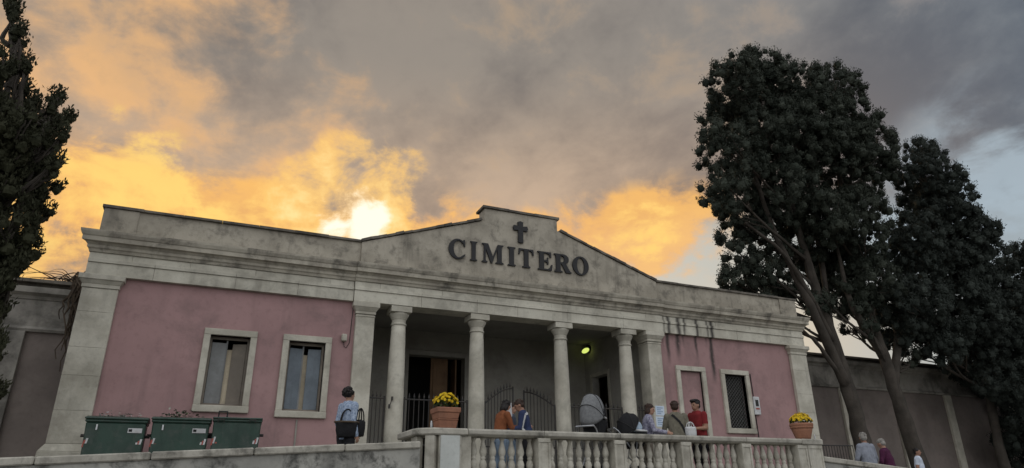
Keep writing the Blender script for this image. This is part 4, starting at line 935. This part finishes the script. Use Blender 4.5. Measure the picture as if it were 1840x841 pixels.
    sd_ = random.uniform(0, 50); fold = np.array([mnoise.noise(Vector((p[0]*11+sd_, p[1]*11, p[2]*6)))+.5*mnoise.noise(Vector((p[0]*25+sd_, p[1]*25, p[2]*16))) if c_ else 0. for p, c_ in zip(co, clothv)])
    co = co+nr*((.009*fold+.006)*clothv)[:, None]
    bm_.vertices.foreach_set('co', co.astype(np.float32).ravel()); bm_.update(); bm_.polygons.foreach_set('use_smooth', [True]*npz)
    t = tag(link('person', bm_), label, 'person', group); s_ = H/1.70; t.scale = (s_,)*3; t.location = loc; t.rotation_euler = (0, 0, yaw)
    # hair
    h = MB(); r = random.Random(int(H*1000)+len(label))
    def hb(c, rr, j=.05, n=16, m_=10): q = MB().ball((0, 0, 0), rr, n, m_, j); q.xf(R_h @ Matrix.Translation(c)); h.add(q.v, q.f)
    if hair == 'curly':
        hb((0, .03, 1.62), (.105, .10, .095), .04)
        for k in range(46):
            a = r.uniform(0, 6.28); e = r.uniform(-.35, 1.4); hb((.10*math.cos(a)*math.cos(e), .025+.10*math.sin(a)*math.cos(e)+(.03 if math.sin(a) < 0 else 0), 1.625+.095*math.sin(e)), (.032, .032, .03), .12, 8, 5)
    else:
        hb((0, .018, 1.632), (.086, .098, .085), .025)
        hb((0, .045, 1.585), (.078, .066, .075), .03)
        for k in range(26):
            a = r.uniform(0, 6.28); e = r.uniform(.0, 1.4); hb((.078*math.cos(a)*math.cos(e), .02+.09*math.sin(a)*math.cos(e), 1.636+.072*math.sin(e)), (.022, .024, .018), .1, 8, 5)
        if hair == 'quiff': hb((0, -.065, 1.685), (.07, .05, .035), .1); hb((0, .0, 1.695), (.075, .08, .03), .08)
        if hair == 'bob': hb((0, .05, 1.53), (.088, .06, .09), .05); hb((-.075, .015, 1.55), (.022, .045, .075), .05); hb((.075, .015, 1.55), (.022, .045, .075), .05)
        if hair == 'long': hb((0, .065, 1.45), (.09, .05, .14), .05); hb((-.075, .03, 1.52), (.026, .045, .09), .05); hb((.075, .03, 1.52), (.026, .045, .09), .05)
    build('hair', h, cols[4], t, True, local=True)
    return t
def ground_at(x): return FL if x < 12.45 else GZ
def put(px, py, Y, yaw, label, cols, pose, H=None, **kw):
    p = at(px, py, Y); g_ = ground_at(p[0]); lean = pose.get('lean', 0.)
    return person((p[0]+pose.get('dx', 0.), Y, g_), rad(yaw), H or (p[2]-g_)/(1-.13*(1-math.cos(lean))*3.4), label, cols, pose, **kw)
LBLUE = cloth('pale_blue_print_shirt', (.42, .50, .62), (.20, .26, .38), 30.); DKT = cloth('dark_trousers', (.022, .022, .026)); JEANS = cloth('light_jeans', (.24, .32, .42)); NAVY = cloth('navy_jacket', (.035, .05, .115))
RUST = cloth('rust_jacket', (.25, .085, .035)); SLATE = cloth('slate_blue_top', (.075, .09, .12)); KHAKI = cloth('khaki_jacket', (.185, .17, .13)); REDT = cloth('red_tshirt', (.22, .022, .025)); GSH = cloth('grey_blue_shirt', (.27, .29, .34))
PURP = cloth('plum_pullover', (.075, .014, .048)); WSH = cloth('white_shirt', (.60, .66, .76)); STRI = cloth('pale_striped_blouse', (.36, .36, .44), (.16, .15, .22), 24.); BEIG = cloth('beige_trousers', (.30, .26, .21)); BLKC = cloth('black_canvas', (.018, .018, .02))
G1 = 'people behind the balustrade'; G2 = 'men by the right hand wall'
put(629, 699, 12.15, 118, 'woman with black curly hair and pale blue patterned shirt, seen from behind, near the bins', (SKIN, LBLUE, DKT, BLACK, HBLK), {'L': ((.12, .12, -1), (.02, -.45, -.9)), 'R': ((-.1, .1, -1), (-.02, -.35, -.95)), 'hem': .80, 'curl': .9}, hair='curly', girth=1.0, group=G1)
put(897, 722, 12.35, 95, 'woman in a rust brown jacket with dark hair bending over papers behind the balustrade', (SKIN, RUST, JEANS, BLACK, HBLK), {'lean': .22, 'head': (0., .35), 'L': ((.1, -.4, -1), (-.1, -1, .1)), 'R': ((-.1, -.4, -1), (.1, -1, .1))}, hair='bob', H=1.60, group=G1)
put(917, 727, 12.95, 60, 'person in a slate blue top and light jeans beside the woman in rust', (SKIN, SLATE, JEANS, BLACK, HBRN), {'lean': .05, 'L': ((.1, -.25, -1), (-.1, -1, .3)), 'R': ((-.1, -.25, -1), (.15, -1, .4))}, hair='short', H=1.62, group=G1)
suit = put(946, 722, 12.25, -118, 'man in a navy jacket with a white strap across it, bending his head', (SKIN2, NAVY, DKT, BLACK, HBRN), {'lean': .20, 'head': (0., .35), 'L': ((.2, -.2, -1), (-.2, -1, -.2)), 'R': ((-.2, -.2, -1), (.2, -1, -.2))}, hair='short', H=1.62, group=G1)
put(1158, 727, 12.05, 62, 'woman in a pale striped blouse behind the black hooded pushchair', (SKIN, STRI, BEIG, BLACK, HBRN), {'lean': .15, 'head': (-.3, .2), 'L': ((.25, -.3, -1), (.2, -1, -.1)), 'R': ((-.2, -.3, -1), (-.1, -1, -.2))}, hair='bob', group=G1)
kh = put(1211, 722, 11.95, 150, 'woman in a khaki jacket with a dark strap across her back', (SKIN2, KHAKI, DKT, BLACK, HBRN), {'head': (.0, .05), 'L': ((.3, -.1, -1), (.3, -.8, -.5)), 'R': ((-.3, 0, -1), (-.1, -.3, -1)), 'hem': .84}, hair='short', girth=1.1, group=G1)
put(1249, 719, 11.98, -82, 'young man in a red t-shirt with dark hair facing the woman in khaki', (SKIN2, REDT, DKT, BLACK, HBLK), {'head': (0., .08), 'L': ((.15, -.05, -1), (-.1, -1, -.05)), 'R': ((-.15, -.05, -1), (.1, -1, -.1)), 'hem': .86}, hair='quiff', sleeve='short', girth=1.08, group=G1)
put(1551, 778, 11.78, 175, 'grey haired man in a loose grey blue shirt, seen from behind', (SKIN2, GSH, DKT, BLACK, HGRY), {'lean': .05, 'head': (-.6, .1), 'L': ((.4, -.1, -1), (-.1, -.6, -1)), 'R': ((-.4, -.1, -1), (.1, -.6, -1)), 'hem': .82}, girth=1.2, group=G2)
put(1588, 789, 11.78, 200, 'man in a plum coloured pullover with grey hair, seen from behind', (SKIN, PURP, DKT, BLACK, HGRY), {'lean': .10, 'head': (-.2, .3), 'L': ((.5, -.1, -1), (-.3, -.5, -1)), 'R': ((-.5, -.1, -1), (.3, -.6, -.9)), 'hem': .82}, girth=1.2, group=G2)
put(1646, 806, 14.4, 25, 'man in a white short sleeved shirt facing the camera at the right', (SKIN2, WSH, DKT, BLACK, HBLK), {'head': (.1, .05), 'L': ((.25, .05, -1), (.05, -.4, -1)), 'R': ((-.25, .05, -1), (0., -.3, -1))}, sleeve='short', girth=1.15, group=G2)
def strap(who, pts, w, m, name, label):
    """a band laid on the wearer's clothes"""
    bpy.context.view_layer.update(); Mi = who.matrix_world.inverted(); out = []
    q, _ = limb(pts, w, w); mb = MB(); vs = []
    for i, p in enumerate(q):
        ok, c, nn, _i = who.closest_point_on_mesh(Mi @ Vector(p)); c = who.matrix_world @ c; nn = (who.matrix_world.to_3x3() @ nn).normalized(); out.append((c, nn))
    for i, (c, nn) in enumerate(out):
        d = (out[min(i+1, len(out)-1)][0]-out[max(i-1, 0)][0]).normalized(); s_ = d.cross(nn).normalized()
        for a, b in ((-w, .003), (w, .003), (w, .011), (-w, .011)): vs.append(tuple(c+s_*a+nn*b))
    fs = [(0, 1, 2, 3), tuple(len(vs)-4+k for k in (3, 2, 1, 0))]+[(4*i+k, 4*i+(k+1) % 4, 4*i+4+(k+1) % 4, 4*i+4+k) for i in range(len(out)-1) for k in range(4)]
    return tag(build(name, mb.add(vs, fs), m), label, 'strap')
c = suit.location; strap(suit, [(c.x+.02, c.y-.15, 3.20), (c.x-.05, c.y-.25, 3.08), (c.x-.10, c.y-.26, 2.92), (c.x-.12, c.y-.24, 2.76), (c.x-.12, c.y-.22, 2.66)], .022, WHITE, 'shoulder_strap', 'white strap across the back of the man in navy')
c = kh.location; strap(kh, [(c.x-.16, c.y-.08, 3.22), (c.x-.10, c.y-.2, 3.12), (c.x+.0, c.y-.22, 2.99), (c.x+.10, c.y-.2, 2.86), (c.x+.2, c.y-.13, 2.76)], .022, BLKC, 'shoulder_strap', 'dark diagonal strap over the khaki jacket')
def bag(x, y, z, w, d, h, m, name, label, cat, handle=.2, tilt=0., top=1.05):
    t = thing(name, (x, y, z), label, cat, None, tilt)
    q = MB(); n = 14
    vs = []; fs = []; rings = [(0, .72), (.08, .86), (.5, 1.0), (.85, 1.0), (1.0, top*.9)]
    for u, k in rings:
        for i in range(n): a = 2*math.pi*i/n; e = lambda v: math.copysign(abs(v)**.6, v); vs.append((w/2*k*e(math.cos(a)), d/2*k*e(math.sin(a)), h*u+.01*math.sin(5*a+u*4)))
    for j in range(len(rings)-1):
        for i in range(n): fs.append((j*n+i, j*n+(i+1) % n, (j+1)*n+(i+1) % n, (j+1)*n+i))
    fs.append(tuple(range(n-1, -1, -1))); fs.append(tuple((len(rings)-1)*n+i for i in range(n)))
    build('bag_body', q.add(vs, fs), m, t, True, local=True)
    for s_ in (-1, 1):
        qq, rs = limb([(-w*.3, s_*d*.3, h*.9), (-w*.2, s_*d*.2, h+handle*.7), (0, s_*d*.05, h+handle), (w*.2, s_*d*.2, h+handle*.7), (w*.3, s_*d*.3, h*.9)], .011, .011); build('handle', MB().tube(qq, .011, n=6), m, t, True, local=True)
    return t
a = at(621, 786, 12.0); bg1 = bag(a[0], 12.0, a[2], .36, .2, .25, BLKC, 'basket_bag', 'wide black basket bag with a brown rim carried low by the curly haired woman', 'bag', .22, 0., 1.25)
build('rim', MB().tube([(.205*math.cos(i*math.pi/8), .115*math.sin(i*math.pi/8), .25) for i in range(17)], .018, n=6), TWIG, bg1, True, local=True)
a = at(645, 784, 12.1); bag(a[0], 12.1, a[2], .2, .12, .27, BLKC, 'handbag', 'narrow black handbag hanging at the curly haired woman\'s right side', 'bag', .2, .5, .8)
a = at(1236, 779, 11.85); bag(a[0], 11.75, a[2]-.12, .24, .16, .24, WHITE, 'carrier_bag', 'white plastic bag held between the woman in khaki and the man in red', 'bag', .1)
a = at(916, 748, 12.3); tag(build('paper_sheet', MB().add([(a[0]-.075, 12.3, a[2]-.02), (a[0]+.065, 12.33, a[2]), (a[0]+.065, 12.36, a[2]+.27), (a[0]-.075, 12.33, a[2]+.25)], [(0, 1, 2, 3)]), WHITE), 'white sheet of paper held up between the people behind the balustrade', 'paper')
bpy.data.objects['paper_sheet'].modifiers.new('solid', 'SOLIDIFY').thickness = .002
# pushchairs
def pushchair(x, y, zrot, label, hood_m, seat_m, lining_m, top, tilt, size, wide=.82, bulge=1.):
    t = thing('pushchair', (x, y, FL), label, 'pushchair', 'pushchairs behind the balustrade', zrot)
    ch = MB(); 
    for s_ in (-1, 1):
        ch.tube([(s_*.22, -.38, .12), (s_*.21, .0, .55), (s_*.20, .34, 1.02), (s_*.19, .42, 1.08)], .014, n=8); ch.tube([(s_*.22, .30, .14), (s_*.21, .0, .55)], .014, n=8); ch.tube([(s_*.21, 0, .55), (s_*.20, -.05, .85)], .014, n=8)
    ch.tube([(-.19, .42, 1.08), (.19, .42, 1.08)], .018, n=8); ch.tube([(-.22, .30, .14), (.22, .30, .14)], .012, n=8); ch.tube([(-.22, -.38, .12), (.22, -.38, .12)], .012, n=8)
    build('chassis', ch, mat('brushed_alloy', (.42, .43, .45), None, 8., .35, 0., metal=.8) if 'brushed_alloy' not in MATS else MATS['brushed_alloy'], t, local=True)
    for s_ in (-1, 1):
        for yy, rr in ((-.38, .11), (.30, .14)):
            wh = build('wheel', MB().tube([(s_*.25-.02, yy, rr), (s_*.25+.02, yy, rr)], rr, n=20), BLACK, t, local=True)
            build('hub', MB().tube([(s_*.25-.024, yy, rr), (s_*.25+.024, yy, rr)], rr*.45, n=12), WHITE, wh, local=True)
    build('basket', MB().frustum((-.17, .17, -.2, .2), (-.2, .2, -.26, .26), .2, .36), BLKC, t, bevel=.03, local=True)
    z0 = top-size*1.25
    se = MB().frustum((-.15, .15, -.2, .16), (-.20, .20, -.33, .24), z0-.34, z0-.02); build('seat', se, seat_m, t, bevel=.05, local=True)
    build('seat_rim', MB().tube([(.215*math.cos(i*math.pi/12), -.04+.30*math.sin(i*math.pi/12), z0+.0) for i in range(25)], .022, n=6), WHITE, t, True, local=True)
    # hood: a cut shell with ribs
    M = Matrix.Translation((0, .0, z0)) @ Matrix.Rotation(tilt, 4, 'X')
    sh_ = MB(); n1, n2 = 18, 12; vs = []; fs = []
    for j in range(n2+1):
        ph = rad(-12+j*(150)/n2)
        for i in range(n1+1):
            th = math.pi*i/n1; rib = 1.+.03*math.cos(ph*9)
            vs.append((size*wide*math.copysign(abs(math.cos(th))**bulge, math.cos(th)), size*rib*math.sin(th)*math.cos(ph)*-1.*-1., size*1.28*rib*math.sin(th)*math.sin(ph)))
    for j in range(n2):
        for i in range(n1): fs.append((j*(n1+1)+i, j*(n1+1)+i+1, (j+1)*(n1+1)+i+1, (j+1)*(n1+1)+i))
    ho = build('hood', sh_.add(vs, fs).xf(M), hood_m, t, True, local=True); so_ = ho.modifiers.new('solid', 'SOLIDIFY'); so_.thickness = .012
    for j in (0, 4, 8, 12): build('piping', MB().tube([M @ Vector(tuple(c_*1.01 for c_ in vs[j*(n1+1)+i])) for i in range(n1+1)], .008, n=5), BLACK, ho, True, local=True)
    q = MB().ball((0, -.07, z0+size*.25), (size*.66, size*.62, size*.55), 14, 10); build('blanket', q, lining_m, t, True, local=True)
    return t
GHOOD = cloth('grey_hood_fabric', (.22, .225, .23), (.17, .175, .18), 20.); LB2 = cloth('light_blue_lining', (.45, .56, .68))
pa = at(1066, 745, 11.95); pushchair(pa[0], 11.95, rad(125), 'pushchair with a tall rounded grey hood behind the balustrade', GHOOD, BLKC, BLKC, at(1066, 709, 11.95)[2]-FL, rad(-14), .37, .62, .8)
pa = at(1137, 745, 11.9); pushchair(pa[0]-.05, 11.95, rad(78), 'pushchair with a black hood and light blue lining behind the balustrade', BLKC, BLKC, LB2, at(1137, 742, 11.9)[2]-FL, rad(-8), .29)
